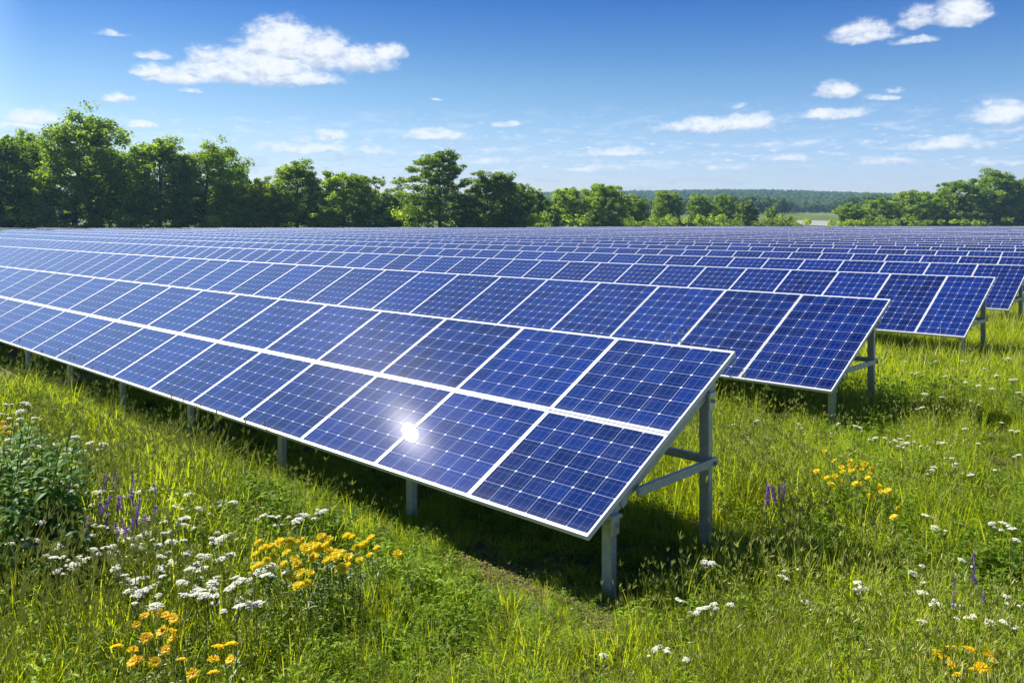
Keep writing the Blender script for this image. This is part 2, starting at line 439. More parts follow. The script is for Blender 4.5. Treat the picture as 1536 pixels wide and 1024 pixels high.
M_ground = principled('meadow_soil', soil_col, .95, 0., .1, (14., .6, .03))
M_grass = leafy('grass_blade', (.050, .125, .008), (.560, .660, .046), .58, (1.45, 1.34, .42), .010, .42, .55)
M_forb = leafy('forb_leaf', (.050, .130, .012), (.400, .550, .050), .52, (1.45, 1.38, .4), .010, .4, .6)
M_straw = leafy('dry_stalk', (.30, .36, .06), (.52, .54, .14), .3, (1.1, 1., .6), .03)
M_dead = leafy('dead_grass', (.10, .075, .035), (.36, .30, .15), .25, (1., 1., .8), .0)
M_bark = principled('bark', lambda t, g: g.mix(g.noise(NT(t, 'ShaderNodeTexCoord').outputs['Object'], 1.6, 5), (.035, .028, .020), (.085, .070, .052)), .9, 0., .2)
TREE_TINTS = {
    'dark': leafy('dark_tree_leaf', (.070, .145, .024), (.310, .420, .060), .60, (1.35, 1.4, .45), .015, .5),
    'mid': leafy('mid_tree_leaf', (.110, .205, .030), (.410, .520, .080), .60, (1.35, 1.4, .45), .015, .5),
    'light': leafy('light_tree_leaf', (.13, .22, .020), (.37, .46, .050), .55, (1.35, 1.38, .45), .015, .5),
    'blue': leafy('grey_green_leaf', (.115, .190, .036), (.32, .43, .075), .56, (1.4, 1.4, .5), .02, .5),
}
M_white = petal('white_petal', (.84, .84, .68), (.94, .94, .84), .4)
M_yellow = petal('yellow_petal', (.95, .74, .010), (.97, .84, .025), .45)
M_orange = petal('orange_petal', (.95, .63, .006), (.97, .76, .012), .45)
M_purple = petal('purple_petal', (.11, .03, .26), (.30, .10, .58), .35)
M_centre = principled('flower_centre', (.62, .30, .02), .8)
M_stem = leafy('flower_stem', (.040, .085, .015), (.11, .17, .035), .15, (1.2, 1.2, .6), .05)
M_bigleaf = leafy('broad_leaf', (.034, .098, .020), (.160, .300, .058), .42, (1.45, 1.45, .45), .014, .45)

# ------------------------------------------------------------------ ground sheet to the horizon
def build_ground():
    ys = np.unique(np.concatenate([np.linspace(-60, 0, 16), np.linspace(0, 30, 76), np.linspace(30, 120, 46), np.linspace(120, 700, 60), np.linspace(700, 2600, 50)]))
    ts = np.linspace(-1, 1, 121); ts = np.sign(ts) * np.abs(ts) ** 1.4
    half = np.clip(60 + np.abs(ys) * 1.15, 60, 2900)
    Xg = ts[None] * half[:, None]; Yg = np.repeat(ys[:, None], len(ts), 1)
    Zg = terrain(Xg, Yg) + near_bumps(Xg, Yg)
    n = len(ts); i = np.arange(len(ys) - 1)[:, None] * n; j = np.arange(n - 1)[None]
    q = np.stack([i + j, i + j + 1, i + n + j + 1, i + n + j], -1).reshape(-1, 4)
    b = MB(); b.add(np.stack([Xg, Yg, Zg], -1), q)
    tag(b.build('ground', M_ground, smooth=True), 'rolling green meadow ground under the solar rows reaching to the hills', 'ground', kind='structure')


build_ground()

# ------------------------------------------------------------------ solar rows
FW, FH, FD = .018, .027, .038                            # frame face width and depth


def panel_mb(w, l, nu, nv, gap=.007):
    """panel in its own plane: x from -w to 0, y from 0 to l, top face at z=0"""
    b = MB()
    x0, x1, y0, y1 = -w + gap / 2, -gap / 2, gap / 2, l - gap / 2
    i0, i1, j0, j1 = x0 + FW, x1 - FW, y0 + FH, y1 - FH
    z = -.005
    b.add([(i0, j0, z), (i1, j0, z), (i1, j1, z), (i0, j1, z)], [(0, 1, 2, 3)], m=0, uv=[(.0, .0), (nu, .0), (nu, nv), (.0, nv)])
    return b, (x0, x1, y0, y1, i0, i1, j0, j1)


def frame_into(b, r, m=0, back=True, mback=1):
    x0, x1, y0, y1, i0, i1, j0, j1 = r
    for lo, hi in (((x0, y0, -FD), (i0, y1, 0)), ((i1, y0, -FD), (x1, y1, 0)), ((i0, y0, -FD), (i1, j0, 0)), ((i0, j1, -FD), (i1, y1, 0))):
        b.box(lo, hi, m)
    if back: b.box((i0, j0, -.014), (i1, j1, -.008), mback)


_pc = {}


def panel_proto(w, l, nu, nv, parts):
    key = (round(w, 3), round(l, 3), parts)
    if key not in _pc:
        b, r = panel_mb(w, l, nu, nv)
        if parts:
            gm = b.build('solar_panel', M_glass, link=False)
            f = MB(); frame_into(f, r); fm = f.build('panel_frame', [M_alu, M_back], link=False)
            _pc[key] = (gm.data, fm.data)
        else:
            frame_into(b, r, 1, True, 2)
            _pc[key] = (b.build('solar_panel', [M_glass, M_alu, M_back], link=False).data, None)
    return _pc[key]


P0 = np.array([.232 * L, 2.633 * L, 0])        # ground point under row one's lower right corner
Z_LOW = CAM_Z - .955 * L                       # height of the lower edge of the tables
ROWS = [(0., 0.), (2.783 * L, .494 * L), (5.968 * L, .760 * L), (8.917 * L, 1.201 * L)]
PITCH = 2.97 * L
while len(ROWS) < 50: ROWS.append((ROWS[-1][0] + PITCH, ROWS[-1][1] + (.2 if len(ROWS) % 2 else .55) * L))
CT, ST = math.cos(TILT), math.sin(TILT)


def depth_limit(x): return 172 + min(112., max(0., (x + 5) * 2.6))


def c_post(b, x, y, z0, z1, w=.088, d=.055, th=.010):
    b.box((x - w / 2, y - d / 2, z0), (x + w / 2, y - d / 2 + th, z1))
    b.box((x - w / 2, y - d / 2 + th, z0), (x - w / 2 + th, y + d / 2, z1))
    b.box((x + w / 2 - th, y - d / 2 + th, z0), (x + w / 2, y + d / 2, z1))


def build_row(n, vo, uo):
    rng = random.Random(100 + n)
    base = P0 + V * vo + U * uo
    num = n + 1
    two = (n == 0)
    W = {0: .5595 * L, 1: .606 * L, 2: .54 * L}.get(n, .575 * L)
    # how many panels until the row reaches the trees or leaves the side of the field
    cnt, x = 0, 0.
    while cnt < 420:
        p = base + U * (x + W)
        if p[1] > depth_limit(p[0]) or p[0] < -150: break
        cnt += 1; x += W
    if n == 0: cnt = 26
    if n == 1: cnt = 60
    first_w = .42 * L if n == 2 else W
    pos = [0.]
    for k in range(cnt): pos.append(pos[-1] + (first_w if k == 0 else W))
    zj = []; zz = 0.
    for k in range(cnt):                       # tables of about twelve panels follow the ground with small steps
        if k % 12 == 0: zz = rng.uniform(-1, 1) * min(.11, .004 + .0035 * max(0, n - 3))
        q = base + U * pos[k]
        zj.append(float(terrain(*q[:2])) + zz)
    nz = float(terrain(*base[:2]))
    detailed = n < 8
    lab = ordinal(num) + ' row of blue solar panels counted from the flower meadow in front'
    if n == 0: lab = 'nearest row of blue solar panels, two panels high, with the bright sun glint'
    if n == 1: lab = 'second row of blue solar panels, one tall panel high, just behind the nearest row'
    if detailed:
        root = empty('solar_panel_row', (base[0], base[1], nz), -ROW_AZ)
        tag(root, lab, 'solar panels', 'rows of solar panels in the meadow')
        tiers = 2 if two else 1
        lim = 50 if two else 100
        for k in range(min(cnt, lim)):
            w = first_w if k == 0 else W
            for t in range(tiers):
                l = L / tiers
                parts = n < 2
                gd, fd = panel_proto(w, l, 6 if not (n == 2 and k == 0) else 5, 6 if two else 10, parts)
                o = bpy.data.objects.new('solar_panel', gd); C.objects.link(o); o.parent = root
                o.location = (-pos[k], t * l * CT, Z_LOW + zj[k] - nz + t * l * ST)
                o.rotation_euler = (TILT + rng.gauss(0, .0009), rng.gauss(0, .0009), 0)
                if fd is not None:
                    f = bpy.data.objects.new('panel_frame', fd); C.objects.link(f); f.parent = o
        if cnt > lim: strip(n, W, pos, zj, lim, cnt, nz).parent = root
        substructure(n, root, pos, zj, nz, cnt)
    else:
        o = strip(n, W, pos, zj, 0, cnt, nz, 'solar_panel_row')
        o.location = (base[0], base[1], nz); o.rotation_euler = (0, 0, -ROW_AZ)
        tag(o, lab, 'solar panels', 'rows of solar panels in the meadow')


def strip(n, W, pos, zj, k0, k1, nz, name='distant_panels'):
    """far panels of a row, too small to tell apart, with simple frames, posts and back"""
    b0, r = panel_mb(W, L, 6, 10)
    x0, x1, y0, y1, i0, i1, j0, j1 = r
    f = .010
    i0, i1, j0, j1 = x0 + f, x1 - f, y0 + .030, y1 - .034
    v = np.array([(x0, y0, 0), (x1, y0, 0), (x1, y1, 0), (x0, y1, 0), (i0, j0, 0), (i1, j0, 0), (i1, j1, 0), (i0, j1, 0),
                  (x0, y0, -FD), (x1, y0, -FD), (x1, y1, -FD), (x0, y1, -FD)], float)
    rx = np.array([[1, 0, 0], [0, CT, -ST], [0, ST, CT]])
    v = v @ rx.T
    q = np.array([(4, 5, 6, 7), (0, 1, 5, 4), (1, 2, 6, 5), (2, 3, 7, 6), (3, 0, 4, 7), (0, 8, 9, 1), (1, 9, 10, 2), (2, 10, 11, 3), (3, 11, 8, 0), (11, 10, 9, 8)])
    qm = [0] + [1] * 8 + [2]
    ks = np.arange(k0, k1)
    off = np.stack([-np.array(pos)[ks], np.zeros(len(ks)), Z_LOW + np.array(zj)[ks] - nz], -1)
    b = MB()
    VV = (v[None] + off[:, None]).reshape(-1, 3)
    for mi in (0, 1, 2):
        sel = [i for i in range(10) if qm[i] == mi]
        QQ = (q[sel][None] + (np.arange(len(ks)) * 12)[:, None, None]).reshape(-1, 4)
        uvq = None
        if mi == 0: uvq = np.tile(np.array([(0, 0), (6, 0), (6, 10), (0, 10)], float)[None], (len(ks), 1, 1))
        if mi == 0: b.add(VV, QQ, m=0, uv=uvq)
        else:
            b.q.append(QQ); b.qm.append(np.full(len(QQ), mi)); b.uvq.append(np.zeros((len(QQ), 4, 2)))
    for k in range(k0, k1, 4):
        z = zj[k] - nz
        for s in (.14, .80):
            b.box((-pos[k] - .9, s * L * CT - .04, z - .3), (-pos[k] - .8, s * L * CT + .04, z + Z_LOW + s * L * ST - .05), 3)
    o = b.build(name, [M_glass, M_alu, M_back, M_zinc])
    if name == 'distant_panels': o['kind'] = 'stuff'
    return o


def substructure(n, root, pos, zj, nz, cnt):
    step = 1.02 * L if n == 0 else 1.25 * L
    reach = min(pos[-1], 30. if n == 0 else 26. if n < 4 else 18.)
    S_F, S_R = .16, .81
    # two rails under the panels
    for s in (.2, .8):
        b = MB()
        b.bar((-.02, s * L * CT + ST * .085, Z_LOW + s * L * ST - CT * .085), (-min(pos[-1], 60.), s * L * CT + ST * .085, Z_LOW + s * L * ST - CT * .085), .06, .08, (0, -ST, CT))
        b.build('rail', M_zinc, root)
    x = .026 * L if n == 0 else .06 * L
    xs = []
    while x < reach: xs.append(x); x += step
    hb = .334 * L
    for i, x in enumerate(xs):
        dz = float(np.interp(x, pos[:cnt], np.array(zj[:cnt]) - nz)) if n > 4 else 0.
        for s in (S_F, S_R):
            b = MB(); top = Z_LOW + s * L * ST - .115 + dz
            c_post(b, -x, s * L * CT, -.25 + dz, top); b.build('post', M_zinc, root)
            k = MB(); k.box((-x - .075, s * L * CT - .05, top - .005), (-x + .075, s * L * CT + .055, top + .018))
            k.box((-x + .0455, s * L * CT - .040, top - .12), (-x + .060, s * L * CT + .040, top + .012))
            k.tube([(-x + .060, s * L * CT, top - .05), (-x + .078, s * L * CT, top - .05)], .016, 8)
            k.build('bracket', M_brkt, root)
        b = MB(); b.bar((-x, S_F * L * CT - .05, Z_LOW + (S_F * L - .06) * ST - .085 + dz - .01), (-x, S_R * L * CT + .10, Z_LOW + (S_R * L + .1) * ST - .095 + dz), .05, .07)
        b.build('rafter', M_zinc, root)
        if n < 5:
            b = MB(); b.bar((-x + .064, .29 * L * CT, hb - .012 + dz), (-x + .064, S_R * L * CT + .05, hb + .01 + dz), .03, .065)
            b.tube([(-x + .079, S_R * L * CT, hb + dz), (-x + .093, S_R * L * CT, hb + dz)], .018, 8)
            b.build('brace', M_zinc, root)
    b = MB(); b.bar((-xs[0] - .048, S_R * L * CT, hb + .02), (-xs[-1], S_R * L * CT, hb + .02), .04, .065)
    b.build('tie_beam', M_zinc, root)


for n, (vo, uo) in enumerate(ROWS): build_row(n, vo, uo)

# ------------------------------------------------------------------ trees
def unit(v): return v / (np.linalg.norm(v, axis=-1, keepdims=True) + 1e-9)


def leaf_cloud(rng, centres, radii, per, size, flat=.75, tone=None, up=.35):
    """diamond leaf faces in clumps round the centres"""
    n = len(centres) * per
    c = np.repeat(centres, per, 0); r = np.repeat(radii, per)
    d = unit(rng.normal(size=(n, 3))); rad = rng.random(n) ** .45
    off = d * (rad * r)[:, None]; off[:, 2] *= flat
    p = c + off
    nor = unit(d * .8 + rng.normal(size=(n, 3)) * .75 + np.array([0, 0, up]))
    a = unit(np.cross(nor, rng.normal(size=(n, 3)))); b = np.cross(nor, a)
    s = size * rng.uniform(.6, 1.35, n)
    v = np.stack([p + a * s[:, None], p + b * (s * .55)[:, None], p - a * s[:, None], p - b * (s * .55)[:, None]], 1).reshape(-1, 3)
    q = np.arange(n * 4).reshape(-1, 4)
    t = np.repeat(np.clip((np.repeat(rng.random(len(centres)) if tone is None else tone, per) * .8 + rng.random(n) * .35), 0, 1), 4)
    return v, q, t


def tree_proto(seed, H, width, base, form, tint, per=78, size=.27, dens=1.):
    """returns (trunk mesh, crown mesh): tapered trunk with limbs and a crown of leaf clumps with gaps"""
    rng = np.random.default_rng(seed)
    tb = MB(); cl = []; rad = []
    k = 9; zs = np.linspace(-.6, H * .92, k)
    wob = np.cumsum(rng.normal(size=(k, 2)) * .010 * H, 0) * np.linspace(0, 1, k)[:, None]
    tp = np.stack([wob[:, 0], wob[:, 1], zs], 1)
    r0 = .017 * H
    tb.tube(tp, r0 * (1 - np.linspace(0, 1, k)) ** .8 + .04, 7)
    def prof(t):                               # crown half width (0..1) by height fraction t of the crown
        if form == 'pine': return (.92 + .08 * math.sin(t * 21)) * math.sqrt(max(0., 1 - (abs(t - .30) / .70) ** 3.2)) * (1 - .16 * t)
        if form == 'tall': return math.sqrt(max(.0, 1 - (abs(t - .38) / .64) ** 2.2)) * (1 - .30 * t)
        if form == 'sparse': return math.sqrt(max(.0, 1 - ((t - .5) / .52) ** 2))
        return math.sqrt(max(.0, 1 - (abs(t - .40) / .62) ** 2.4)) * (1 - .18 * t)
    lobes = [(rng.uniform(0, 6.28), rng.uniform(.15, .9), rng.uniform(-.32, .30)) for _ in range(9)]
    def bulge(a, t):                           # uneven outline
        return 1 + sum(w * math.exp(-((math.cos(a - la) - 1) ** 2) * 2.5 - ((t - lt) / .16) ** 2) for la, lt, w in lobes)
    nl = int((38 if form != 'sparse' else 16) * dens)
    for i in range(nl):
        t = (i + rng.random()) / nl * .95
        z = (base + (1 - base) * max(0, t - .12)) * H
        a = i * 2.399 + rng.normal() * .4
        R_ = width * .5 * prof(t) * min(1.3, bulge(a, t)) * rng.uniform(.8, 1.05)
        o = np.array([np.interp(z, zs, tp[:, 0]), np.interp(z, zs, tp[:, 1]), min(z, zs[-1])])
        end = np.array([o[0] + math.cos(a) * R_, o[1] + math.sin(a) * R_, (base + (1 - base) * t) * H + (rng.uniform(-.01, .04) if form == 'pine' else rng.uniform(-.03, .05)) * H])
        s = np.linspace(0, 1, 5)[:, None]
        pts = o + (end - o) * s + np.array([0, 0, 1.]) * (s * (1 - s)) * rng.uniform(-.1, .25) * R_ + rng.normal(size=(5, 3)) * .03 * R_ * s
        tb.tube(pts, (r0 * .45 * (1 - .55 * t)) * (1 - s[:, 0]) ** .7 + .03, 5)
        m_ = {'pine': 7, 'sparse': 5}.get(form, 8)
        for j in range(m_):
            u_ = rng.uniform(.30, 1.06) ** .8
            c = pts[0] + (pts[-1] - pts[0]) * u_
            side = np.array([-math.sin(a), math.cos(a), 0]) * rng.normal() * (R_ * .26 + .02 * H)
            c2 = c + side + np.array([0, 0, rng.normal() * (.012 if form == 'pine' else .030) * H])
            if j < 4: tb.tube(np.stack([c, (c + c2) / 2 + [0, 0, .015 * H], c2]), [.06, .045, .02], 4)
            cl.append(c2); rad.append(H * rng.uniform(.034, .070) * (1.0 if form != 'sparse' else .75))
    for j in range(8):
        cl.append(np.array([tp[-1][0], tp[-1][1], H * (.97 - .015 * j)]) + rng.normal(size=3) * np.array([.005, .005, .004]) * H * (1 + j)); rad.append(.040 * H)
    if form in ('round', 'tall'):              # lower skirt and inner foliage
        for j in range(int(85 * dens)):
            t = rng.uniform(-.18, .9); a = rng.uniform(0, 6.28); zf = max(.02, base + (1 - base) * t)
            rr = width * .5 * prof(max(t, .08)) * math.sqrt(rng.random()) * .95
            cl.append(np.array([math.cos(a) * rr, math.sin(a) * rr, zf * H])); rad.append(H * rng.uniform(.035, .065))
    cl = np.array(cl); rad = np.array(rad)
    cb = MB(); v, q, t = leaf_cloud(rng, cl, rad, per, size, .55 if form == 'pine' else .8)
    cb.add(v, q, tone=t)
    trunk = tb.build('trunk', M_bark, smooth=True, link=False); crown = cb.build('crown', TREE_TINTS[tint], link=False)
    return trunk.data, crown.data, H


PROTO = {
    'oak_a': tree_proto(1, 20, 15, .14, 'round', 'mid', dens=1.1), 'oak_b': tree_proto(2, 20, 14, .12, 'round', 'dark', dens=1.1),
    'oak_c': tree_proto(3, 20, 15, .10, 'round', 'light', dens=1.1), 'oak_d': tree_proto(9, 20, 15, .10, 'round', 'blue', dens=1.1),
    'tall_a': tree_proto(4, 24, 15, .20, 'tall', 'dark', per=64), 'tall_b': tree_proto(5, 24, 15, .18, 'tall', 'mid', per=66),
    'sparse': tree_proto(6, 20, 12, .30, 'sparse', 'blue', per=34), 'pine': tree_proto(7, 24, 17, .16, 'pine', 'dark', per=88),
    'small': tree_proto(8, 11, 8.5, .10, 'round', 'mid', per=60, size=.22), 'small_b': tree_proto(10, 11, 8, .12, 'round', 'dark', per=60, size=.22),
}


def place_tree(px, top, wpx, dist, kind, label, name='tree', sink=0.):
    x = (px - 768) / F_PX * dist
    z0 = float(terrain(x, dist)) - sink
    H = (HOR - top) / F_PX * dist + CAM_Z - z0
    trunk, crown, h0 = PROTO[kind]
    rng = random.Random(int(px * 7 + top))
    o = empty(name, (x, dist, z0), rng.uniform(0, 6.28))
    sz = H / h0 * .985
    w0 = {'oak_': 15.5, 'tall': 15, 'spar': 12, 'pine': 17, 'smal': 8.5}[kind[:4]]
    sx = (1.12 if px < 780 else .98) * wpx / F_PX * dist / w0
    sx = min(max(sx, sz * .62), sz * 1.5)
    o.scale = (sx, sx, sz)
    tag(o, label, 'tree', 'trees along the edge of the field')
    for nm, d in (('trunk', trunk), ('crown', crown)):
        c = bpy.data.objects.new(nm, d); C.objects.link(c); c.parent = o
    return o


D1 = 184.
for a in [
    (6, 200, 120, D1, 'oak_b', 'dense dark tree at the left end of the tree line, cut by the frame'),
    (44, 196, 80, D1 + 14, 'tall_b', 'mid green tree peeping out between the far left tree and the tallest tree'),
    (112, 171, 140, D1 - 2, 'tall_a', 'tallest dark tree of the left wood with its trunk showing through'),
    (166, 218, 100, D1 + 12, 'oak_b', 'lower dark tree behind and right of the tallest tree'),
    (240, 206, 140, D1, 'tall_b', 'broad green tree with forked limbs, next big crown right of the tallest tree'),
    (306, 216, 118, D1 + 1, 'tall_a', 'broad dark tree where the left wood steps down to the lower trees'),
    (348, 246, 66, D1 + 13, 'oak_b', 'narrow dark tree on the falling shoulder of the left wood'),
    (384, 268, 92, D1 - 3, 'oak_c', 'low yellow-green tree right of the left wood'),
    (446, 240, 106, D1 + 2, 'tall_b', 'open grey-green tree with a thin dark trunk, right of the yellow-green tree'),
    (516, 256, 96, D1, 'oak_a', 'rounded mid-green tree left of the thin sparse trees'),
    (568, 262, 52, D1 + 6, 'sparse', 'thin sparse tree with sky showing through, left one of the pair'),
    (598, 263, 48, D1 + 9, 'sparse', 'thin sparse tree with sky showing through, right one beside the pine-like tree'),
    (588, 296, 60, D1 + 4, 'small_b', 'short bushy tree below the pair of sparse trees'),
    (660, 223, 108, D1 - 4, 'pine', 'dark layered pine-like tree rising above its neighbours mid picture'),
    (738, 256, 104, D1, 'oak_d', 'wide pale green tree right of the layered pine-like tree'),
    (772, 272, 60, D1 + 8, 'oak_b', 'darker tree behind the right side of the wide pale green tree'),
    (806, 285, 46, 215, 'small_b', 'small dark tree between the wide pale green tree and the twin-crowned clump'),
    (848, 280, 66, 215, 'oak_a', 'left half of the wide clump of mid-green trees'),
    (903, 274, 82, 219, 'oak_a', 'right and taller half of the wide clump of mid-green trees'),
    (952, 294, 54, 245, 'oak_c', 'small rounded tree just right of the wide clump'),
    (1000, 285, 52, 262, 'oak_b', 'dark round tree standing alone against the blue ridge'),
    (1048, 290, 42, 290, 'oak_b', 'left one of two egg-shaped trees in front of the ridge'),
    (1084, 290, 46, 292, 'oak_a', 'right one of two egg-shaped trees in front of the ridge'),
    (1121, 301, 40, 296, 'small_b', 'low dome-shaped dark tree left of the open pale field'),
    (1157, 310, 22, 340, 'small', 'tiny round tree standing in the open pale field'),
    (1278, 304, 46, 300, 'small', 'small pointed tree right of the pale pond'),
    (1318, 297, 54, 302, 'oak_a', 'medium tree left of the big right-hand wood'),
    (1366, 284, 80, 303, 'oak_a', 'broad mid-green tree forming the left shoulder of the right wood'),
    (1408, 287, 60, 312, 'oak_b', 'darker tree tucked behind in the middle of the right wood'),
    (1440, 268, 78, 300, 'oak_a', 'tall leafy tree left of the highest crown in the right wood'),
    (1492, 253, 112, 298, 'tall_b', 'highest broad tree of the right wood'),
    (1536, 264, 84, 301, 'oak_b', 'dark tree at the right edge of the picture'),
]: place_tree(*a)
# trees just outside the frame
for px, top, w, d, k in ((-95, 195, 120, D1 + 3, 'tall_b'), (-190, 205, 130, D1, 'oak_b'), (1625, 262, 100, 300, 'oak_a'), (1710, 270, 100, 303, 'oak_b')):
    place_tree(px, top, w, d, k, 'tree continuing the wood beyond the %s edge of the picture' % ('left' if px < 0 else 'right'))


def bush_proto(seed, tint, n=16, per=70):
    rng = np.random.default_rng(seed)
    c = rng.normal(size=(n, 3)) * np.array([.55, .45, .26]) + np.array([0, 0, .55]); c[:, 2] = np.clip(c[:, 2], .2, 1.)
    b = MB(); v, q, t = leaf_cloud(rng, c, rng.uniform(.22, .42, n), per, .085, .85); b.add(v, q, tone=t)
    s = MB()
    for i in range(7):
        s.tube(np.stack([[0, 0, -.15], c[i] * [.4, .4, .6], c[i]]), [.035, .025, .01], 4)
    return s.build('stem', M_bark, link=False).data, b.build('foliage', TREE_TINTS[tint], link=False).data


BUSH = [bush_proto(21, 'light'), bush_proto(22, 'mid'), bush_proto(23, 'dark')]
brng = random.Random(5)
bushes = [(px, top, w, d, k) for px, top, w, d, k in (
    (935, 325, 34, 232, 0), (962, 329, 36, 236, 0), (985, 322, 30, 250, 1), (1006, 326, 34, 246, 1), (1030, 327, 40, 262, 0), (1058, 322, 34, 270, 1), (1078, 330, 36, 272, 0),
    (1100, 326, 34, 282, 0), (1128, 330, 44, 286, 0), (1150, 327, 40, 290, 0), (1172, 320, 36, 292, 0), (1192, 328, 30, 292, 1), (1188, 333, 30, 289, 0),
    (1255, 330, 28, 294, 1), (1300, 325, 40, 292, 0), (1335, 328, 40, 294, 1), (1382, 322, 50, 292, 0), (1420, 328, 44, 294, 1), (1470, 326, 50, 290, 0), (1520, 328, 50, 292, 1),
    (15, 325, 60, 180, 2), (70, 318, 60, 181, 1), (140, 325, 70, 180, 2), (200, 320, 60, 180, 1), (270, 325, 70, 180, 2), (330, 322, 60, 180, 1), (395, 318, 60, 179, 0), (480, 322, 60, 180, 1),
    (550, 318, 60, 180, 0), (622, 310, 50, 180, 1), (700, 318, 60, 180, 2), (770, 322, 50, 184, 1), (805, 318, 40, 205, 2), (870, 320, 60, 208, 1))]
bushes.sort()
for i, (px, top, w, d, k) in enumerate(bushes):
    x = (px - 768) / F_PX * d; z0 = float(terrain(x, d)); H = (HOR - top) / F_PX * d + CAM_Z - z0
    o = empty('shrub', (x, d, z0), brng.uniform(0, 6.28)); o.scale = (w / F_PX * d / 1.7,) * 2 + (H / 1.2,)
    tag(o, '%s shrub, %s from the left along the foot of the tree line' % (('bright yellow-green', 'mid green', 'dark shaded')[k], ordinal(i + 1)), 'shrub', 'shrubs at the foot of the trees')
    for nm, dd in zip(('stem', 'foliage'), BUSH[k]):
        c = bpy.data.objects.new(nm, dd); C.objects.link(c); c.parent = o

# ------------------------------------------------------------------ scattering by geometry nodes
HID = bpy.data.collections.new('scatter_sources')        # never linked to the scene: only instanced


def scatter(name, pts, rot, scl, idx, sources, kind='stuff'):
    col = bpy.data.collections.new(name + '_kinds')
    for i, s in enumerate(sources):
        s.name = 'k%02d_%s' % (i, name); col.objects.link(s)
    me = bpy.data.meshes.new(name); me.vertices.add(len(pts)); me.vertices.foreach_set('co', np.asarray(pts, np.float32).ravel())
    a = me.attributes.new('rot', 'FLOAT_VECTOR', 'POINT'); a.data.foreach_set('vector', np.asarray(rot, np.float32).ravel())
    a = me.attributes.new('scl', 'FLOAT_VECTOR', 'POINT'); a.data.foreach_set('vector', np.asarray(scl, np.float32).ravel())
    a = me.attributes.new('idx', 'INT', 'POINT'); a.data.foreach_set('value', np.asarray(idx, np.int32))
    o = bpy.data.objects.new(name, me); C.objects.link(o)
    t = bpy.data.node_groups.new(name + '_scatter', 'GeometryNodeTree')
    t.interface.new_socket(name='Geometry', in_out='INPUT', socket_type='NodeSocketGeometry')
    t.interface.new_socket(name='Geometry', in_out='OUTPUT', socket_type='NodeSocketGeometry')
    gi, go = t.nodes.new('NodeGroupInput'), t.nodes.new('NodeGroupOutput')
    ci = t.nodes.new('GeometryNodeCollectionInfo'); ci.inputs[0].default_value = col; ci.inputs[1].default_value = True; ci.inputs[2].default_value = True
    ip = t.nodes.new('GeometryNodeInstanceOnPoints'); ip.inputs['Pick Instance'].default_value = True
    def na(nm, ty):
        n = t.nodes.new('GeometryNodeInputNamedAttribute'); n.data_type = ty; n.inputs[0].default_value = nm; return n.outputs[0]
    e2r = t.nodes.new('FunctionNodeEulerToRotation')
    lk = t.links.new
    lk(gi.outputs[0], ip.inputs['Points']); lk(ci.outputs[0], ip.inputs['Instance']); lk(na('idx', 'INT'), ip.inputs['Instance Index'])
    lk(na('rot', 'FLOAT_VECTOR'), e2r.inputs[0]); lk(e2r.outputs[0], ip.inputs['Rotation']); lk(na('scl', 'FLOAT_VECTOR'), ip.inputs['Scale'])
    lk(ip.outputs[0], go.inputs[0])
    md = o.modifiers.new('scatter', 'NODES'); md.node_group = t
    o['kind'] = kind
    return o


# far wood on the slopes and the ridge
M_farwood = leafy('far_wood_leaf', (.035, .080, .036), (.200, .290, .090), .35, (1.2, 1.2, .7), .0)


def far_tree(seed, tint):
    rng = np.random.default_rng(seed)
    n = 22; c = unit(rng.normal(size=(n, 3))) * rng.uniform(.3, 1., (n, 1)) * np.array([.36, .36, .36]) + np.array([0, 0, .58])
    b = MB(); v, q, t = leaf_cloud(rng, c, rng.uniform(.12, .22, n), 26, .075, .9); b.add(v, q, tone=t)
    b.tube([[0, 0, -.1], [0, 0, .5]], [.03, .02], 4)
    return b.build('far', M_farwood, link=False)


rng = np.random.default_rng(77)
n = 30000
yy = np.sqrt(rng.uniform(420 ** 2, 2250 ** 2, n)); xx = rng.uniform(-.75, .80, n) * yy
field = .5 * np.sin(xx / 75. + yy / 160.) + .5 * np.sin(yy / 85. - xx / 210.) + rng.normal(0, .15, n)
keep = (yy > 900) & (field > -.75) | (yy <= 900) & (field > .15)
keep &= ~((np.abs(xx / yy - .30) < .075) & (yy < 560)) & ~((np.abs(xx / yy - .36) < .035) & (yy < 900))
xx, yy = xx[keep], yy[keep]
hh = rng.uniform(9, 16, len(xx)); ww = hh * rng.uniform(.75, 1.15, len(xx))
wood = scatter('far_woodland', np.stack([xx, yy, terrain(xx, yy)], 1), np.stack([0 * xx, 0 * xx, rng.uniform(0, 6.28, len(xx))], 1), np.stack([ww, ww, hh], 1),
               rng.integers(0, 4, len(xx)), [far_tree(31, 'dark'), far_tree(32, 'mid'), far_tree(33, 'dark'), far_tree(34, 'blue')])
tag(wood, 'hazy blue-green woodland covering the distant slopes and ridge', 'woodland')

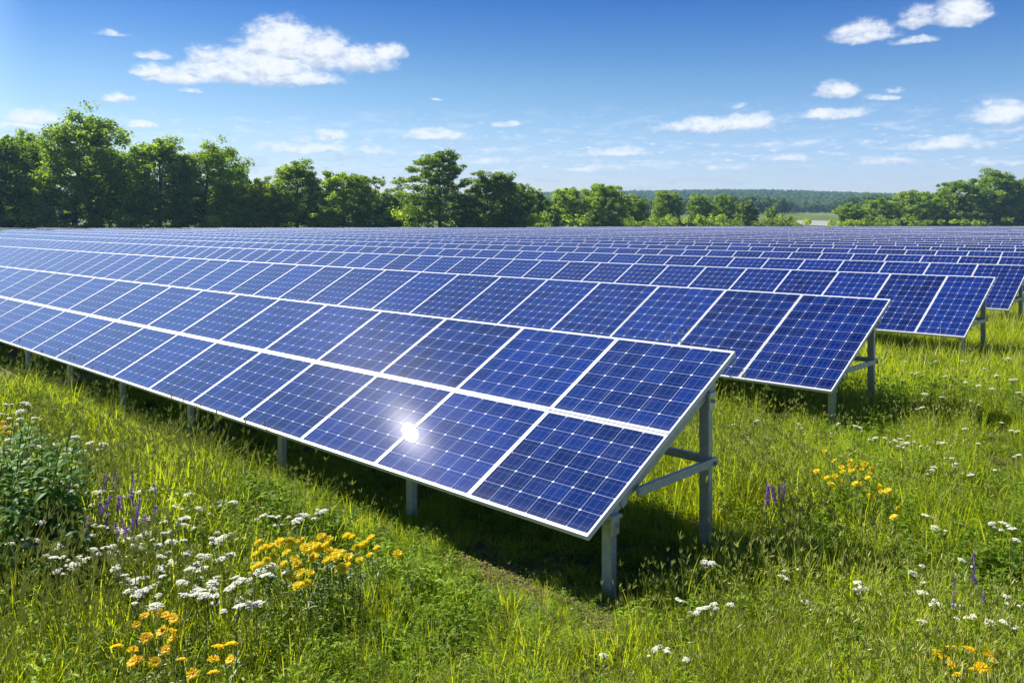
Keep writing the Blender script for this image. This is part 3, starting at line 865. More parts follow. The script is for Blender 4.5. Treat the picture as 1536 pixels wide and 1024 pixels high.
# pale pond glimpsed behind the field
b = MB(); aa = np.linspace(0, 6.283, 33)[:-1]
px_, d_ = 1236, 440.
cxp = (px_ - 768) / F_PX * d_
gr = []; nr = 7
for k in range(nr + 1):
    q_ = np.stack([cxp + np.cos(aa) * 24 * (1 + .15 * np.sin(3 * aa)) * k / nr, d_ + np.sin(aa) * 34 * k / nr], 1)
    gr.append(np.c_[q_, terrain(q_[:, 0], q_[:, 1]) + .25])
b.add(np.concatenate(gr), [(k * 32 + i, k * 32 + (i + 1) % 32, (k + 1) * 32 + (i + 1) % 32, (k + 1) * 32 + i) for k in range(nr) for i in range(32)])
M_pale = principled('pale_gravel', lambda t, g: g.mix(g.noise(NT(t, 'ShaderNodeTexCoord').outputs['Object'], .2, 4), (.24, .235, .21), (.34, .33, .30)), .8)
tag(b.build('gravel_clearing', M_pale), 'pale gravel clearing seen between the trees at the far side', 'clearing', kind='structure')

# ------------------------------------------------------------------ meadow grass
def blades(b, rng, n, spread, h, w, lean, m=0, tone=(0, 1), levels=4, z0=-.03):
    """n curved, tapering grass blades"""
    a = rng.uniform(0, 6.283, n); r = spread * np.sqrt(rng.random(n))
    base = np.stack([np.cos(a) * r, np.sin(a) * r, np.full(n, z0)], 1)
    hh = h * rng.uniform(.55, 1.15, n); ww = w * rng.uniform(.6, 1.25, n); ln = lean * rng.uniform(.2, 1.3, n)
    la = a + rng.normal(0, .9, n)
    ld = np.stack([np.cos(la), np.sin(la), 0 * la], 1)
    fa = la + math.pi / 2 + rng.normal(0, .5, n); fd = np.stack([np.cos(fa), np.sin(fa), 0 * fa], 1)
    t = np.linspace(0, 1, levels + 1)
    vs = []
    for i, ti in enumerate(t):
        c = base + ld * (hh * ln * ti ** 2)[:, None]; c[:, 2] += hh * (ti - .42 * np.minimum(ln, 1.4) * ti ** 2.4)
        if i < levels:
            wd = (ww * (1 - ti) ** .55 * .5)[:, None]
            vs += [c - fd * wd, c + fd * wd]
        else: vs.append(c)
    k = 2 * levels + 1
    v = np.stack(vs, 1).reshape(-1, 3)
    o = np.arange(n)[:, None] * k
    q = np.concatenate([o + np.array([[2 * i, 2 * i + 1, 2 * i + 3, 2 * i + 2]]) for i in range(levels - 1)])
    tr = o + np.array([[2 * levels - 2, 2 * levels - 1, 2 * levels]])
    b.add(v, q, tr, m=m, tone=np.repeat(rng.uniform(*tone, n), k))
    return vs[-1]


def leaves(b, rng, pos, dirs, length, width, droop, m=0, tone=(0, 1), fold=.25):
    """lance-shaped leaves, folded along the rib, drooping at the tip"""
    n = len(pos); ln = length * rng.uniform(.65, 1.2, n); wd = width * rng.uniform(.7, 1.2, n)
    d = unit(dirs); side = unit(np.cross(d, np.array([0, 0, 1.]))); up = np.cross(side, d)
    ts = [0, .22, .55, .82, 1.]; ws = [.12, .75, 1., .5, 0]
    vs = []
    for t_, w_ in zip(ts, ws):
        c = pos + d * (ln * t_)[:, None] - np.array([0, 0, 1.]) * (ln * droop * t_ ** 2)[:, None]
        e = up * (wd * fold * w_ * .5)[:, None]
        vs += [c - side * (wd * w_ * .5)[:, None] + e, c, c + side * (wd * w_ * .5)[:, None] + e]
    v = np.stack(vs, 1).reshape(-1, 3); o = np.arange(n)[:, None] * 15
    q = np.concatenate([o + np.array([[3 * i, 3 * i + 1, 3 * i + 4, 3 * i + 3]]) for i in range(4)] + [o + np.array([[3 * i + 1, 3 * i + 2, 3 * i + 5, 3 * i + 4]]) for i in range(4)])
    b.add(v, q, m=m, tone=np.repeat(rng.uniform(*tone, n), 15))


def seed_heads(b, rng, tips, m):
    for p in tips:
        k = 9; s = np.linspace(0, 1, k)[:, None]
        for j in range(3):
            d = rng.normal(size=3) * .4 + [0, 0, 1]
            b.tube(np.stack([p, p + unit(d) * .02, p + unit(d) * .045]), [.0012, .0032, .0006], 4, m=m, tone=rng.uniform(.3, 1))


def clump(seed, kind):
    r = np.random.default_rng(seed); b = MB()
    if kind == 'tall':
        blades(b, r, 26, .11, .46, .0085, .55, 0, (.2, 1.)); blades(b, r, 20, .13, .28, .0085, .9, 0, (0, .7))
        tips = blades(b, r, 5, .08, .60, .0026, .25, 1, (.2, .9)); seed_heads(b, r, tips, 1)
    elif kind == 'mid':
        blades(b, r, 46, .14, .28, .0080, .8, 0, (.1, 1.)); blades(b, r, 24, .16, .16, .0085, 1.2, 0, (0, .6))
    elif kind == 'short':
        blades(b, r, 60, .17, .16, .0080, 1.0, 0, (0., .9), 3)
    elif kind == 'wispy':
        blades(b, r, 22, .15, .32, .0058, .7, 0, (.4, 1.)); tips = blades(b, r, 9, .12, .48, .0022, .35, 1, (.2, 1)); seed_heads(b, r, tips, 1)
    elif kind == 'forb':
        for i in range(9):
            a, rr = r.uniform(0, 6.28), .13 * math.sqrt(r.random()); h = r.uniform(.14, .32)
            p0 = np.array([math.cos(a) * rr, math.sin(a) * rr, -.02]); p1 = p0 + np.array([r.normal() * .04, r.normal() * .04, h])
            b.tube(np.stack([p0, (p0 + p1) / 2 + r.normal(size=3) * .008, p1]), [.0022, .002, .001], 4, m=2, tone=.6)
            k = 11; t_ = r.uniform(.12, 1., k)[:, None]; pos = p0 + (p1 - p0) * t_
            an = r.uniform(0, 6.28, k); dirs = np.stack([np.cos(an), np.sin(an), r.uniform(.1, .8, k)], 1)
            leaves(b, r, pos, dirs, .062, .021, .35, 2, (0, 1))
    elif kind == 'clover':
        n_ = 46; a = r.uniform(0, 6.28, n_); rr = .17 * np.sqrt(r.random(n_)); pos = np.stack([np.cos(a) * rr, np.sin(a) * rr, r.uniform(.03, .12, n_)], 1)
        an = r.uniform(0, 6.28, n_); leaves(b, r, pos, np.stack([np.cos(an), np.sin(an), r.uniform(-.1, .5, n_)], 1), .034, .02, .3, 2, (0, 1))
        blades(b, r, 18, .17, .16, .005, .9, 0, (0, .8), 3)
    elif kind == 'feather':                    # yarrow-like feathery leaves
        n_ = 26; a = r.uniform(0, 6.28, n_); rr = .1 * np.sqrt(r.random(n_)); pos = np.stack([np.cos(a) * rr, np.sin(a) * rr, r.uniform(0, .05, n_)], 1)
        for p, q_ in zip(pos, a):
            d = unit(np.array([math.cos(q_), math.sin(q_), r.uniform(.6, 1.6)])); ln = r.uniform(.1, .2); k = 12
            t_ = np.linspace(.2, 1, k)[:, None]; c = p + d * ln * t_; s_ = unit(np.cross(d, [0, 0, 1.]))
            sg = np.where(np.arange(k) % 2, 1., -1.)[:, None]
            leaves(b, r, c, s_ * sg + d * .5, .026, .004, .2, 2, (.2, 1)); b.tube(np.stack([p, p + d * ln]), [.0014, .0006], 3, m=2, tone=.5)
    elif kind == 'litter':                     # dead blades lying on the soil, with a few fresh sprigs
        for i in range(44):
            a, rr, q_ = r.uniform(0, 6.28), .2 * math.sqrt(r.random()), r.uniform(0, 6.28)
            c = np.array([math.cos(a) * rr, math.sin(a) * rr, r.uniform(.004, .022)]); d = np.array([math.cos(q_), math.sin(q_), r.normal() * .18]); ln = r.uniform(.03, .10); w_ = np.array([-d[1], d[0], 0]) * r.uniform(.0015, .0035)
            mid = c + d * ln * .5 + [0, 0, r.uniform(0, .012)]
            b.add([c - w_, c + w_, mid + w_, mid - w_, c + d * ln], [(0, 1, 2, 3)], [(3, 2, 4)], m=3, tone=r.uniform(0, 1))
        blades(b, r, 9, .18, .09, .006, 1.1, 0, (0, .9), 3)
        n_ = 10; a = r.uniform(0, 6.28, n_); rr = .18 * np.sqrt(r.random(n_)); pos = np.stack([np.cos(a) * rr, np.sin(a) * rr, r.uniform(.01, .04, n_)], 1)
        leaves(b, r, pos, np.stack([np.cos(a + 1), np.sin(a + 1), r.uniform(0, .5, n_)], 1), .03, .016, .3, 2, (0, 1))
    elif kind == 'far':                        # coarser tuft for beyond about 14 m
        blades(b, r, 34, .26, .34, .012, .6, 0, (.1, 1.), 3); blades(b, r, 22, .28, .19, .013, .9, 0, (0, .7), 3); blades(b, r, 5, .2, .5, .006, .3, 1, (.3, 1.), 3)
    return b.build('clump', [M_grass, M_straw, M_forb, M_dead], link=False)


KINDS = [('tall', 51), ('tall', 52), ('mid', 53), ('mid', 54), ('mid', 55), ('short', 56), ('short', 57), ('wispy', 58), ('wispy', 59), ('forb', 60), ('forb', 61), ('clover', 62), ('feather', 63), ('far', 64), ('far', 65), ('litter', 66), ('litter', 67)]
SRC = [clump(s, k) for k, s in KINDS]


def vnoise(x, y, s, seed):
    """cheap smooth noise in about -1..1"""
    r = np.random.default_rng(seed); o = 0
    for i in range(6):
        a, p, f = r.uniform(0, 6.28), r.uniform(0, 6.28), s * r.uniform(.6, 1.8)
        o = o + np.sin((x * math.cos(a) + y * math.sin(a)) * f + p)
    return o / 3.


def row_coords(x, y): return (x - P0[0]) * U[0] + (y - P0[1]) * U[1], (x - P0[0]) * V[0] + (y - P0[1]) * V[1]


BARE = [(*unproject(px, py)[:2], r_) for px, py, r_ in ((775, 872, .22), (712, 846, .18), (905, 968, .15), (1500, 700, .28), (1005, 1000, .15))]


def grass_points():
    r = np.random.default_rng(11); out = []
    for lo, hi, dens, far in ((2.2, 6.5, 150, 0), (6.5, 10, 105, 0), (10, 15, 62, 0), (15, 26, 13, 1), (26, 46, 7, 1)):
        th = 1.0; area = th * (hi * hi - lo * lo); n = int(area * dens)
        rr = np.sqrt(r.uniform(lo * lo, hi * hi, n)); a = r.uniform(-th * .92, th * .92, n)
        x, y = np.sin(a) * rr, np.cos(a) * rr
        u_, v_ = row_coords(x, y)
        ok = (v_ < 3.4) | (u_ < 4.2 + .06 * v_)
        ok &= ~((u_ > 30) & (v_ > 2.2))
        bare = vnoise(x, y, 1.6, 3) + .35 * vnoise(x, y, 5., 4)
        ok &= (r.random(n) < np.clip(1.25 - 1.0 * np.clip(bare - .65, 0, 1), .35, 1))
        # worn strip at the row's front edge and path on the right
        worn = np.exp(-((v_ + .55) / .35) ** 2) * (u_ < 2.2) * (u_ > -3) * .25
        px, py = 768 + F_PX * x / y, HOR + F_PX * CAM_Z / y
        worn = np.maximum(worn, .40 * np.exp(-((px - 1500) / 45) ** 2) * (py > 640) * (py < 790))
        for bx, by, br in BARE: worn = np.maximum(worn, .80 * np.exp(-((x - bx) ** 2 + (y - by) ** 2) / br ** 2))
        ok &= r.random(n) > worn
        x, y, u_, v_, bare = x[ok], y[ok], u_[ok], v_[ok], bare[ok]; n = len(x)
        k = vnoise(x, y, .9, 7) + .5 * r.normal(size=n)
        under = (v_ > .15) & (v_ < 2.2) & (u_ > -.2)
        if far: idx = r.integers(13, 15, n)
        else:
            p = r.random(n)
            tallish = k > .12
            idx = np.where(tallish, np.choose((p * 7).astype(int).clip(0, 6), [0, 1, 2, 3, 7, 8, 9]), np.choose((p * 10).astype(int).clip(0, 9), [2, 3, 4, 9, 0, 10, 11, 12, 9, 10]))
            idx = np.where(worn[ok] > .3, np.where(p < .6, 6, 11), idx)
            idx = np.where(under & (p < .8), np.choose((p * 5).astype(int).clip(0, 4), [2, 3, 4, 5, 10]), idx)
        s = r.uniform(.75, 1.25, n) * (1.12 + .30 * vnoise(x, y, .7, 9)); s = np.clip(s, .55, 1.75)
        s = s * (1 - .56 * smooth(v_, -.65, -.15) * (1 - smooth(v_, 2.0, 2.6)) * (u_ > -.4))
        for bx, by, br in BARE: s = s * (1 - .6 * np.exp(-((x - bx) ** 2 + (y - by) ** 2) / br ** 2))
        pts = np.stack([x, y, ground_z(x, y)], 1)
        rot = np.stack([r.normal(0, .1, n), r.normal(0, .1, n), r.uniform(0, 6.28, n)], 1)
        out.append((pts, rot, np.stack([s, s, s * r.uniform(.8, 1.15, n)], 1), idx))
    x, y = r.uniform(-5, 6, 2600), r.uniform(3.2, 13, 2600); w = np.full(2600, .22)
    u_, v_ = row_coords(x, y); w = np.maximum(w, (np.abs(v_ - .2) < 1.) * (u_ > -3) * .5)
    for bx, by, br in BARE: w = np.maximum(w, np.exp(-((x - bx) ** 2 + (y - by) ** 2) / (1.6 * br) ** 2))
    for bx, by, br in BARE:
        k = int(150 * br); q = r.normal(0, .75 * br, (k, 2)); x = np.r_[x, bx + q[:, 0]]; y = np.r_[y, by + q[:, 1]]; w = np.r_[w, np.ones(k)]
    ok = r.random(len(x)) < w; x, y = x[ok], y[ok]; n = len(x); s = r.uniform(.7, 1.3, n)
    out.append((np.stack([x, y, ground_z(x, y)], 1), np.stack([0 * x, 0 * x, r.uniform(0, 6.28, n)], 1), np.stack([s, s, s], 1), r.integers(15, 17, n)))
    return [np.concatenate(z) for z in zip(*out)]


gp = grass_points()
print('grass clumps', len(gp[0]))
tag(scatter('meadow_grass', *gp, SRC), 'sunlit meadow grass and herbs around and under the solar rows', 'grass')

# ------------------------------------------------------------------ wildflowers: every plant a thing with stem and flower
def stem_curve(r, h, lean=.12):
    d = np.array([math.cos(r.uniform(0, 6.28)), math.sin(r.uniform(0, 6.28)), 0]) * lean * h
    t = np.linspace(0, 1, 6)[:, None]
    return d * (t - 1) * (1 - t * .3) * t * 0 + np.array([0, 0, h]) * t + d * (t ** 2 - t) * 2.2


def yarrow(seed):
    """unit plant with its main head at z=0 and stem running down"""
    r = np.random.default_rng(seed); h = .5
    st = MB(); pts = stem_curve(r, h) - [0, 0, h]
    st.tube(pts, np.linspace(.0032, .0022, 6), 5, tone=.5)
    heads = []
    nh = (1, 2, 3, 2, 1)[seed % 5]
    for i in range(nh):
        if i == 0: c = np.zeros(3); R_ = r.uniform(.036, .050)
        else:
            a = r.uniform(0, 6.28); c = np.array([math.cos(a), math.sin(a), 0]) * r.uniform(.06, .10) + [0, 0, -r.uniform(.0, .05)]; R_ = r.uniform(.020, .032)
            k = pts[3] * .5 + pts[4] * .5; st.tube(np.stack([k, (k + c) / 2 + [0, 0, -.01], c]), .0016, 4, tone=.5)
        hd = MB(); n = int(150 * (R_ / .05) ** 2)
        tilt = r.normal(0, .16, 2)
        rr = R_ * np.sqrt(r.random(n)); a = r.uniform(0, 6.28, n); rr *= 1 + .16 * np.sin(a * 5 + seed)
        z = .007 - (rr / R_) ** 2 * .011 + r.normal(0, .0022, n) + rr * (np.cos(a) * tilt[0] + np.sin(a) * tilt[1])
        p = c + np.stack([np.cos(a) * rr, np.sin(a) * rr, z], 1)
        m_ = 6; aa = np.arange(m_) * 2 * math.pi / m_
        s = r.uniform(.0052, .0080, n)[:, None]
        tl = r.normal(0, .2, (n, 2))
        ring = np.stack([p + np.stack([np.cos(q) * s[:, 0], np.sin(q) * s[:, 0], s[:, 0] * (np.cos(q) * tl[:, 0] + np.sin(q) * tl[:, 1])], 1) for q in aa], 1)
        vv = np.concatenate([ring, (p + [0, 0, .0015])[:, None], (p - [0, 0, .001])[:, None]], 1).reshape(-1, 3); o = np.arange(n)[:, None] * 8
        tt = np.concatenate([o + np.array([[6, j, (j + 1) % 6]]) for j in range(6)] + [o + np.array([[7, (j + 1) % 6, j]]) for j in range(6)])
        hd.add(vv, None, tt, tone=np.repeat(r.uniform(.2, 1, n), 8))
        for j in range(9):
            a = j * .7; st.tube(np.stack([c + [0, 0, -.05], c + np.array([math.cos(a) * R_ * .7, math.sin(a) * R_ * .7, -.002])]), .0011, 3, tone=.6)
        heads.append(hd.build('flower_head', M_white, link=False).data)
    k = 16; t_ = r.uniform(.15, .85, k)
    pos = np.stack([np.interp(t_, np.linspace(0, 1, 6), pts[:, i]) for i in range(3)], 1); an = r.uniform(0, 6.28, k)
    leaves(st, r, pos, np.stack([np.cos(an), np.sin(an), r.uniform(.2, .8, k)], 1), .06, .010, .3, 0, (.2, .9))
    return [('stem', st.build('stem', M_stem, link=False).data)] + [('flower_head', d) for d in heads]


def daisy(seed, pm, R_=.033, npet=9):
    r = np.random.default_rng(seed); h = .5
    st = MB(); pts = stem_curve(r, h, .2) - [0, 0, h]; st.tube(pts, np.linspace(.0028, .002, 6), 5, tone=.5)
    k = 9; t_ = r.uniform(.1, .8, k); pos = np.stack([np.interp(t_, np.linspace(0, 1, 6), pts[:, i]) for i in range(3)], 1); an = r.uniform(0, 6.28, k)
    leaves(st, r, pos, np.stack([np.cos(an), np.sin(an), r.uniform(.2, .9, k)], 1), .075, .014, .35, 0, (.2, .9))
    nx, ny = r.normal(0, .30, 2)
    N = unit(np.array([nx, ny - .45, 1.])); A = unit(np.cross(N, [1., 0, 0])); B = np.cross(N, A)
    pb = MB(); rows = 2 if npet < 12 else 3
    for layer in range(rows):
        for i in range(npet):
            a = (i + .5 * layer) * 2 * math.pi / npet + r.normal(0, .08); d = A * math.cos(a) + B * math.sin(a); sd = np.cross(N, d)
            ln = R_ * r.uniform(.82, 1.08) * (1 - .22 * layer); wd = R_ * .46
            ts = (0.12, .45, .8, 1.); ws = (.35, .9, 1., .5); lift = r.uniform(-.1, .18) + .25 * layer
            vs = []
            for t, w in zip(ts, ws):
                c = d * ln * t + N * (ln * lift * t - .15 * ln * t * t); vs += [c - sd * wd * w * .5 + N * .0015, c - N * .001 * w, c + sd * wd * w * .5 + N * .0015]
            q = [(3 * j, 3 * j + 1, 3 * j + 4, 3 * j + 3) for j in range(3)] + [(3 * j + 1, 3 * j + 2, 3 * j + 5, 3 * j + 4) for j in range(3)]
            pb.add(vs, q, tone=r.uniform(0, 1))
    cb = MB(); m_ = 10
    rings = [(R_ * .22, .001), (R_ * .19, .004), (R_ * .10, .0065)]; vs = []
    for rad, z in rings: vs += [A * math.cos(j * 6.2832 / m_) * rad + B * math.sin(j * 6.2832 / m_) * rad + N * z for j in range(m_)]
    vs.append(N * .0072)
    q = [(i * m_ + j, i * m_ + (j + 1) % m_, (i + 1) * m_ + (j + 1) % m_, (i + 1) * m_ + j) for i in range(2) for j in range(m_)]
    cb.add(vs, q, [(2 * m_ + j, 2 * m_ + (j + 1) % m_, 3 * m_) for j in range(m_)])
    return [('stem', st.build('stem', M_stem, link=False).data), ('petals', pb.build('petals', pm, link=False).data), ('flower_centre', cb.build('flower_centre', M_centre if npet < 12 else pm, link=False).data)]


def spike(seed):
    r = np.random.default_rng(seed); h = .55
    st = MB(); pts = stem_curve(r, h, .12) - [0, 0, h]; st.tube(pts, np.linspace(.0034, .0014, 6), 5, tone=.4)
    k = 10; t_ = r.uniform(.1, .65, k); pos = np.stack([np.interp(t_, np.linspace(0, 1, 6), pts[:, i]) for i in range(3)], 1); an = r.uniform(0, 6.28, k)
    leaves(st, r, pos, np.stack([np.cos(an), np.sin(an), r.uniform(.2, .9, k)], 1), .07, .016, .35, 0, (.1, .7))
    pb = MB(); n = 54; t_ = np.linspace(.80, 1.0, n); a = np.arange(n) * 2.4 + r.normal(0, .2, n)
    pos = np.stack([np.interp(t_, np.linspace(0, 1, 6), pts[:, i]) for i in range(3)], 1)
    leaves(pb, r, pos, np.stack([np.cos(a), np.sin(a), r.uniform(.2, .8, n)], 1), .019, .012, .2, 0, (0, 1), .5)
    return [('stem', st.build('stem', M_stem, link=False).data), ('flower_spike', pb.build('flower_spike', M_purple, link=False).data)]


P_YARROW = [yarrow(200 + i) for i in range(5)]
P_YELLOW = [daisy(210 + i, M_yellow, .030, 12) for i in range(4)]
P_ORANGE = [daisy(220 + i, M_orange, .036, 9) for i in range(4)]
P_SPIKE = [spike(230 + i) for i in range(4)]
frng = random.Random(9)
F_NAMES = {'yarrow': (P_YARROW, 'white_yarrow'), 'yellow': (P_YELLOW, 'yellow_daisy'), 'orange': (P_ORANGE, 'orange_daisy'), 'spike': (P_SPIKE, 'purple_flower_spike')}


def plant_flowers(kind, spots, zh, label, group, scale=1., region=None):
    """spots in photo pixels at the flower head; the stem reaches the ground below it"""
    protos, name = F_NAMES[kind]
    pts = sorted((region(x, y) if region else (x, y)) for x, y in spots)
    for i, (px, py) in enumerate(pts):
        z = zh * frng.uniform(.86, 1.14)
        p = unproject(px, py, z)
        gz = float(ground_z(p[0], p[1])); z += gz
        o = empty(name, (p[0], p[1], gz), frng.uniform(0, 6.28) if kind in ('yarrow', 'spike') else frng.uniform(-.9, .9))
        sc = scale * frng.uniform(.8, 1.2)
        tag(o, label % ordinal(i + 1), 'wildflower', group)
        for nm, d in frng.choice(protos):
            c = bpy.data.objects.new(nm, d); C.objects.link(c); c.parent = o
            hgt = z - gz + .04
            c.location = (0, 0, z - gz)
            c.scale = (sc, sc, hgt / .5 if nm == 'stem' else sc)


LQ = lambda x, y: (x / 2, 512 + y / 2)
RQ = lambda x, y: (768 + x / 2, 512 + y / 2)
plant_flowers('yarrow', [(60, 225), (20, 185), (105, 225), (140, 272), (272, 293), (215, 310), (225, 275), (290, 318), (200, 325), (15, 320), (35, 350), (90, 340), (60, 205), (30, 285), (165, 292),
              (120, 300), (250, 318), (75, 180), (45, 240), (5, 215), (310, 300)], .62,
              'flat white yarrow, %s from the left in the upper drift by the left edge', 'white yarrow by the left edge', 1.05, LQ)
plant_flowers('yarrow', [(530, 497), (600, 505), (565, 462), (700, 480), (790, 515), (812, 517), (900, 505), (945, 515), (970, 492), (893, 523), (280, 575), (258, 582), (375, 562), (405, 595), (440, 567),
              (492, 537), (430, 530), (385, 582), (555, 527), (245, 652), (265, 640), (345, 620), (482, 628), (475, 600), (408, 700), (420, 732), (440, 722), (480, 665), (568, 667), (592, 655), (608, 669),
              (558, 740), (612, 742), (650, 695), (638, 712), (722, 705), (690, 727), (665, 640), (692, 633), (620, 636), (780, 682), (817, 665), (800, 692), (718, 782), (772, 780), (546, 702), (560, 627),
              (515, 592), (468, 772), (395, 732), (662, 585), (640, 588), (300, 627), (330, 642), (350, 662), (585, 740), (640, 730), (705, 715), (225, 660)], .50,
              'flat white yarrow, %s from the left in the big drift before the nearest row', 'white yarrow in the big drift', .82, LQ)
_r = random.Random(4)
plant_flowers('yarrow', [(x + _r.uniform(-34, 34), y + _r.uniform(-22, 22)) for x, y in ((530, 497), (600, 520), (700, 495), (800, 530), (900, 520), (280, 590), (380, 575), (440, 580), (490, 550), (420, 545), (250, 640),
              (345, 640), (480, 640), (410, 690), (440, 735), (480, 680), (570, 680), (600, 640), (560, 725), (620, 755), (650, 710), (700, 700), (690, 650), (620, 620), (780, 700), (815, 680), (720, 770), (548, 690),
              (515, 605), (468, 750), (395, 715), (660, 600), (300, 640), (330, 655), (585, 725), (225, 675), (540, 650), (500, 700), (450, 610), (370, 610), (570, 560), (620, 560), (680, 560), (760, 640))], .43,
              'small creamy yarrow, %s from the left among the larger heads of the big drift', 'small yarrow in the big drift', .58, LQ)
_r = random.Random(14)
plant_flowers('yarrow', [(_r.uniform(20, 560), _r.uniform(420, 700)) for _ in range(46)], .55,
              'small white yarrow, %s from the left in the loose scatter around the leafy weeds', 'small yarrow around the leafy weeds', .62, LQ)
plant_flowers('yarrow', [(577, 663), (600, 668), (505, 798), (565, 820), (556, 832), (605, 800), (610, 816), (655, 800), (820, 690), (810, 702), (862, 685), (880, 775), (440, 925), (428, 936), (466, 938), (275, 940), (525, 965)], .36,
              'small white yarrow, %s from the left in the grass below the front post', 'white yarrow below the front post', .55, RQ)
plant_flowers('yarrow', [(1038, 720), (1054, 736), (1350, 632), (1272, 785), (1328, 790), (1375, 822), (1432, 840), (1480, 840), (1515, 788), (1485, 752), (1440, 540), (1475, 545), (1500, 560), (1512, 580),
              (1228, 750), (1230, 828), (1245, 512), (1270, 545), (1230, 660), (1205, 690)], .40,
              'white yarrow, %s from the left in the loose scatter at lower right', 'white yarrow at lower right', .72, RQ)
plant_flowers('yarrow', [(690, 280), (700, 310), (1030, 262), (1045, 268), (980, 255), (1165, 300), (1185, 312), (1190, 290), (1210, 310), (1160, 320), (1300, 300), (1320, 355), (1290, 312), (1260, 385), (1330, 370),
              (1380, 395), (1265, 375), (1150, 305), (1090, 300), (1120, 300), (860, 255), (740, 240), (665, 245), (1450, 385), (1470, 245), (1500, 262), (1520, 330), (1400, 300), (1360, 260)], .42,
              'small white yarrow, %s from the left between the ends of the first two rows', 'white yarrow between the first two rows', .66, RQ)
plant_flowers('yarrow', [(1290, 170), (1240, 160), (1200, 100), (1220, 90), (1300, 110), (1360, 120), (1400, 130), (1455, 100), (1500, 110), (1420, 82), (1320, 140), (1170, 130), (1270, 62), (1350, 60), (1180, 60),
              (1490, 60), (1440, 150), (1520, 160), (1380, 180), (1230, 200)], .45,
              'tiny white yarrow, %s from the left in the far grass by the third row', 'white yarrow by the third row', .8, RQ)
plant_flowers('yellow', [(775, 595), (765, 632), (770, 665), (790, 610), (812, 605), (870, 590), (900, 583), (885, 640), (890, 660), (920, 615), (935, 597), (945, 625), (950, 600), (975, 597), (987, 610), (1002, 615),
              (980, 645), (1010, 635), (1022, 620), (1047, 632), (1043, 655), (1025, 670), (965, 570), (1040, 563), (1090, 587), (1112, 570), (1110, 622), (1195, 620), (935, 685), (903, 690), (850, 660), (895, 728),
              (920, 720), (832, 605), (860, 625), (962, 608), (1056, 567), (910, 600), (940, 640), (1000, 628), (820, 640), (840, 590), (1070, 600), (1080, 640), (870, 700), (800, 650), (985, 580), (1130, 600)], .50,
              'golden yellow flower, %s from the left in the dense patch below the sun glint', 'golden flowers below the sun glint', 1.22, LQ)
plant_flowers('orange', [(435, 800), (470, 788), (513, 803), (522, 812), (410, 828), (520, 846), (485, 850), (437, 872), (518, 870), (350, 900), (400, 905), (497, 905), (465, 945), (545, 938), (578, 985), (640, 980),
              (655, 902), (692, 895), (642, 938), (690, 942), (498, 798), (442, 862), (415, 940), (398, 946)], .42,
              'orange daisy, %s from the left in the clump at the lower left corner', 'orange daisies at the lower left', .92, LQ)
plant_flowers('orange', [(5, 255), (35, 245), (60, 265), (75, 272), (28, 266), (125, 232), (12, 238)], .5,
              'small orange daisy, %s from the left, among the yarrow at the left edge', 'orange daisies at the left edge', 1.1, LQ)
plant_flowers('yellow', [(915, 393), (945, 405), (967, 370), (990, 388), (992, 398), (1015, 370), (1018, 383), (1035, 390), (1050, 396), (1060, 380), (1080, 390), (1075, 405), (970, 412), (1030, 428), (1052, 432),
              (1100, 435), (1128, 443), (1108, 455), (1158, 488), (1145, 508), (1075, 457), (1068, 412), (958, 420), (1020, 395), (938, 342), (995, 425)], .48,
              'lemon yellow flower, %s from the left in the patch right of the rear post', 'yellow flowers right of the rear post', 1.05, RQ)
plant_flowers('orange', [(1230, 935), (1275, 915), (1320, 905), (1375, 910), (1440, 935), (1452, 945), (1410, 965), (1390, 972), (1425, 970), (1338, 990), (1300, 935), (1320, 955), (1275, 926), (1430, 928)], .40,
              'orange daisy, %s from the left in the clump at the lower right corner', 'orange daisies at the lower right', .95, RQ)
plant_flowers('spike', [(313, 385), (325, 402), (300, 435), (357, 410), (340, 405), (360, 465), (393, 440), (395, 402), (398, 465), (420, 465), (462, 430), (468, 490), (268, 520), (325, 510), (365, 520), (400, 520),
              (345, 535), (380, 545), (310, 490), (437, 510), (355, 460), (330, 460), (210, 430), (300, 480), (80, 310), (345, 385), (412, 500)], .62,
              'purple flower spike, %s from the left in the patch beside the leafy weeds', 'purple spikes beside the leafy weeds', 1.0, LQ)
plant_flowers('spike', [(770, 425), (780, 432), (806, 430), (822, 420), (813, 436)], .42,
              'bright violet flower spike, %s from the left in the tuft behind the rear post', 'violet spikes behind the rear post', 1.35, RQ)
plant_flowers('spike', [(1388, 622), (1390, 660), (1386, 700), (1325, 705), (1415, 748), (1327, 745)], .52,
              'slender purple spike, %s from the left in the grass at the right edge', 'purple spikes at the right edge', .75, RQ)


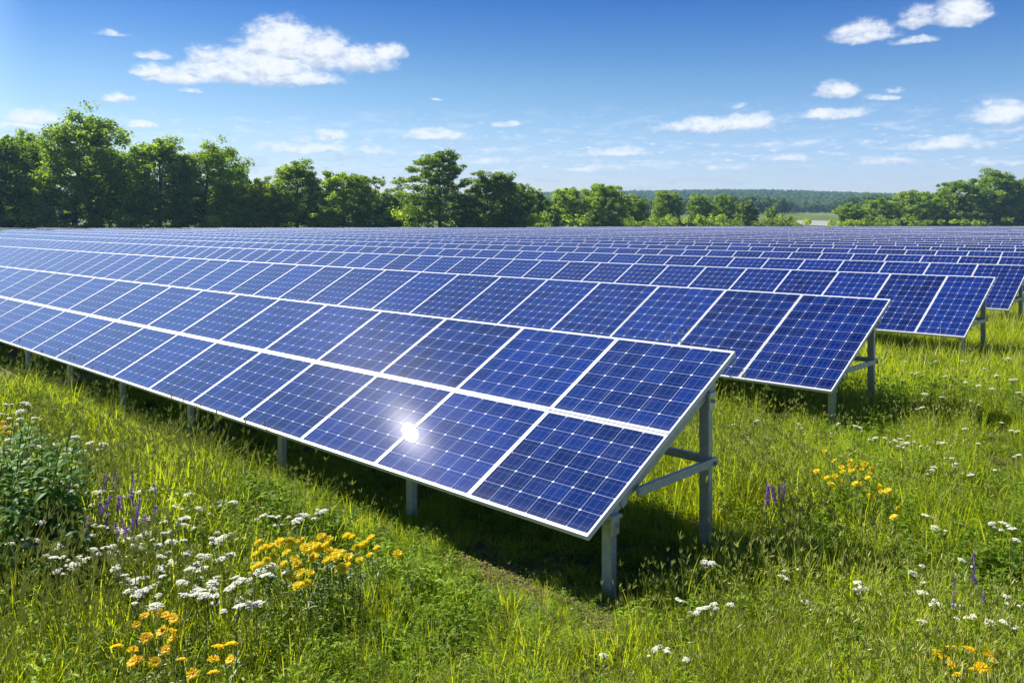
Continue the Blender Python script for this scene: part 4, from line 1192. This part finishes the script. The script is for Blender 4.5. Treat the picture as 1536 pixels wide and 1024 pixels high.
# ---- broad-leaved weeds at the left edge
def weed(seed):
    r = np.random.default_rng(seed); h = 1.
    st = MB(); lb = MB(); fb_ = MB()
    for s in range(3):
        a = r.uniform(0, 6.28); b0 = np.array([math.cos(a), math.sin(a), 0]) * r.uniform(0, .08); hh = h * r.uniform(.72, 1.)
        lean = np.array([math.cos(a), math.sin(a), 0]) * r.uniform(.02, .14)
        t = np.linspace(0, 1, 7)[:, None]; pts = b0 + lean * t ** 1.6 + np.array([0, 0, hh + .05]) * t - [0, 0, .05]
        st.tube(pts, np.linspace(.008, .003, 7), 6, tone=.4)
        k = 12; tt = np.linspace(.14, 1., k); pos = np.stack([np.interp(tt, t[:, 0], pts[:, i]) for i in range(3)], 1)
        for sgn in (0, math.pi):
            an = np.arange(k) * 1.57 + sgn + r.normal(0, .25, k) + a
            dirs = np.stack([np.cos(an), np.sin(an), r.uniform(.25, .75, k) + .5 * tt ** 3], 1)
            sz = np.interp(tt, [0, .4, .8, 1], [.9, 1., .75, .35])
            for j in range(k): leaves(lb, r, pos[j:j + 1], dirs[j:j + 1],   .28 * sz[j], .082 * sz[j], .6, 0, (.1, 1), .35)
    return [('stem', st.build('stem', M_stem, link=False).data), ('leaves', lb.build('leaves', M_bigleaf, link=False).data)]


P_WEED = [weed(240 + i) for i in range(4)]
wspots = sorted([(40, 890, .95), (92, 868, .92), (8, 845, .95), (66, 815, .9), (118, 832, .72), (18, 925, .8), (128, 778, .62), (58, 772, .8), (5, 790, .9), (100, 915, .6), (-30, 880, 1.), (-45, 820, 1.), (150, 850, .45), (30, 760, .8), (95, 770, .75), (60, 960, .5), (-20, 950, .7), (75, 865, .8), (25, 880, .85), (110, 795, .7), (48, 845, .85), (140, 805, .5), (85, 925, .5)])
for i, (px, py, h) in enumerate(wspots):
    p = unproject(px, py); gz = float(ground_z(p[0], p[1]))
    o = empty('leafy_weed', (p[0], p[1], gz), frng.uniform(0, 6.28)); o.scale = (h * 1.2, h * 1.2, h * 1.15)
    tag(o, 'tall dark broad-leaved weed, %s from the left in the thicket at the left edge' % ordinal(i + 1), 'weed', 'broad-leaved weeds at the left edge')
    for nm, d in frng.choice(P_WEED):
        c = bpy.data.objects.new(nm, d); C.objects.link(c); c.parent = o

# ------------------------------------------------------------------ air
b = MB(); b.box((-3050, -66, -14), (3050, 2660, 118))
mh, th_, gh, oh = mat('air'); pv = NT(th_, 'ShaderNodeVolumePrincipled')
pv.inputs['Color'].default_value = (.40, .68, 1., 1); pv.inputs['Density'].default_value = .00018; pv.inputs['Anisotropy'].default_value = 0.
gh.link(pv.outputs[0], oh.inputs['Volume'])
tag(b.build('haze', mh), 'thin blue summer haze over the distance', 'haze', kind='stuff')
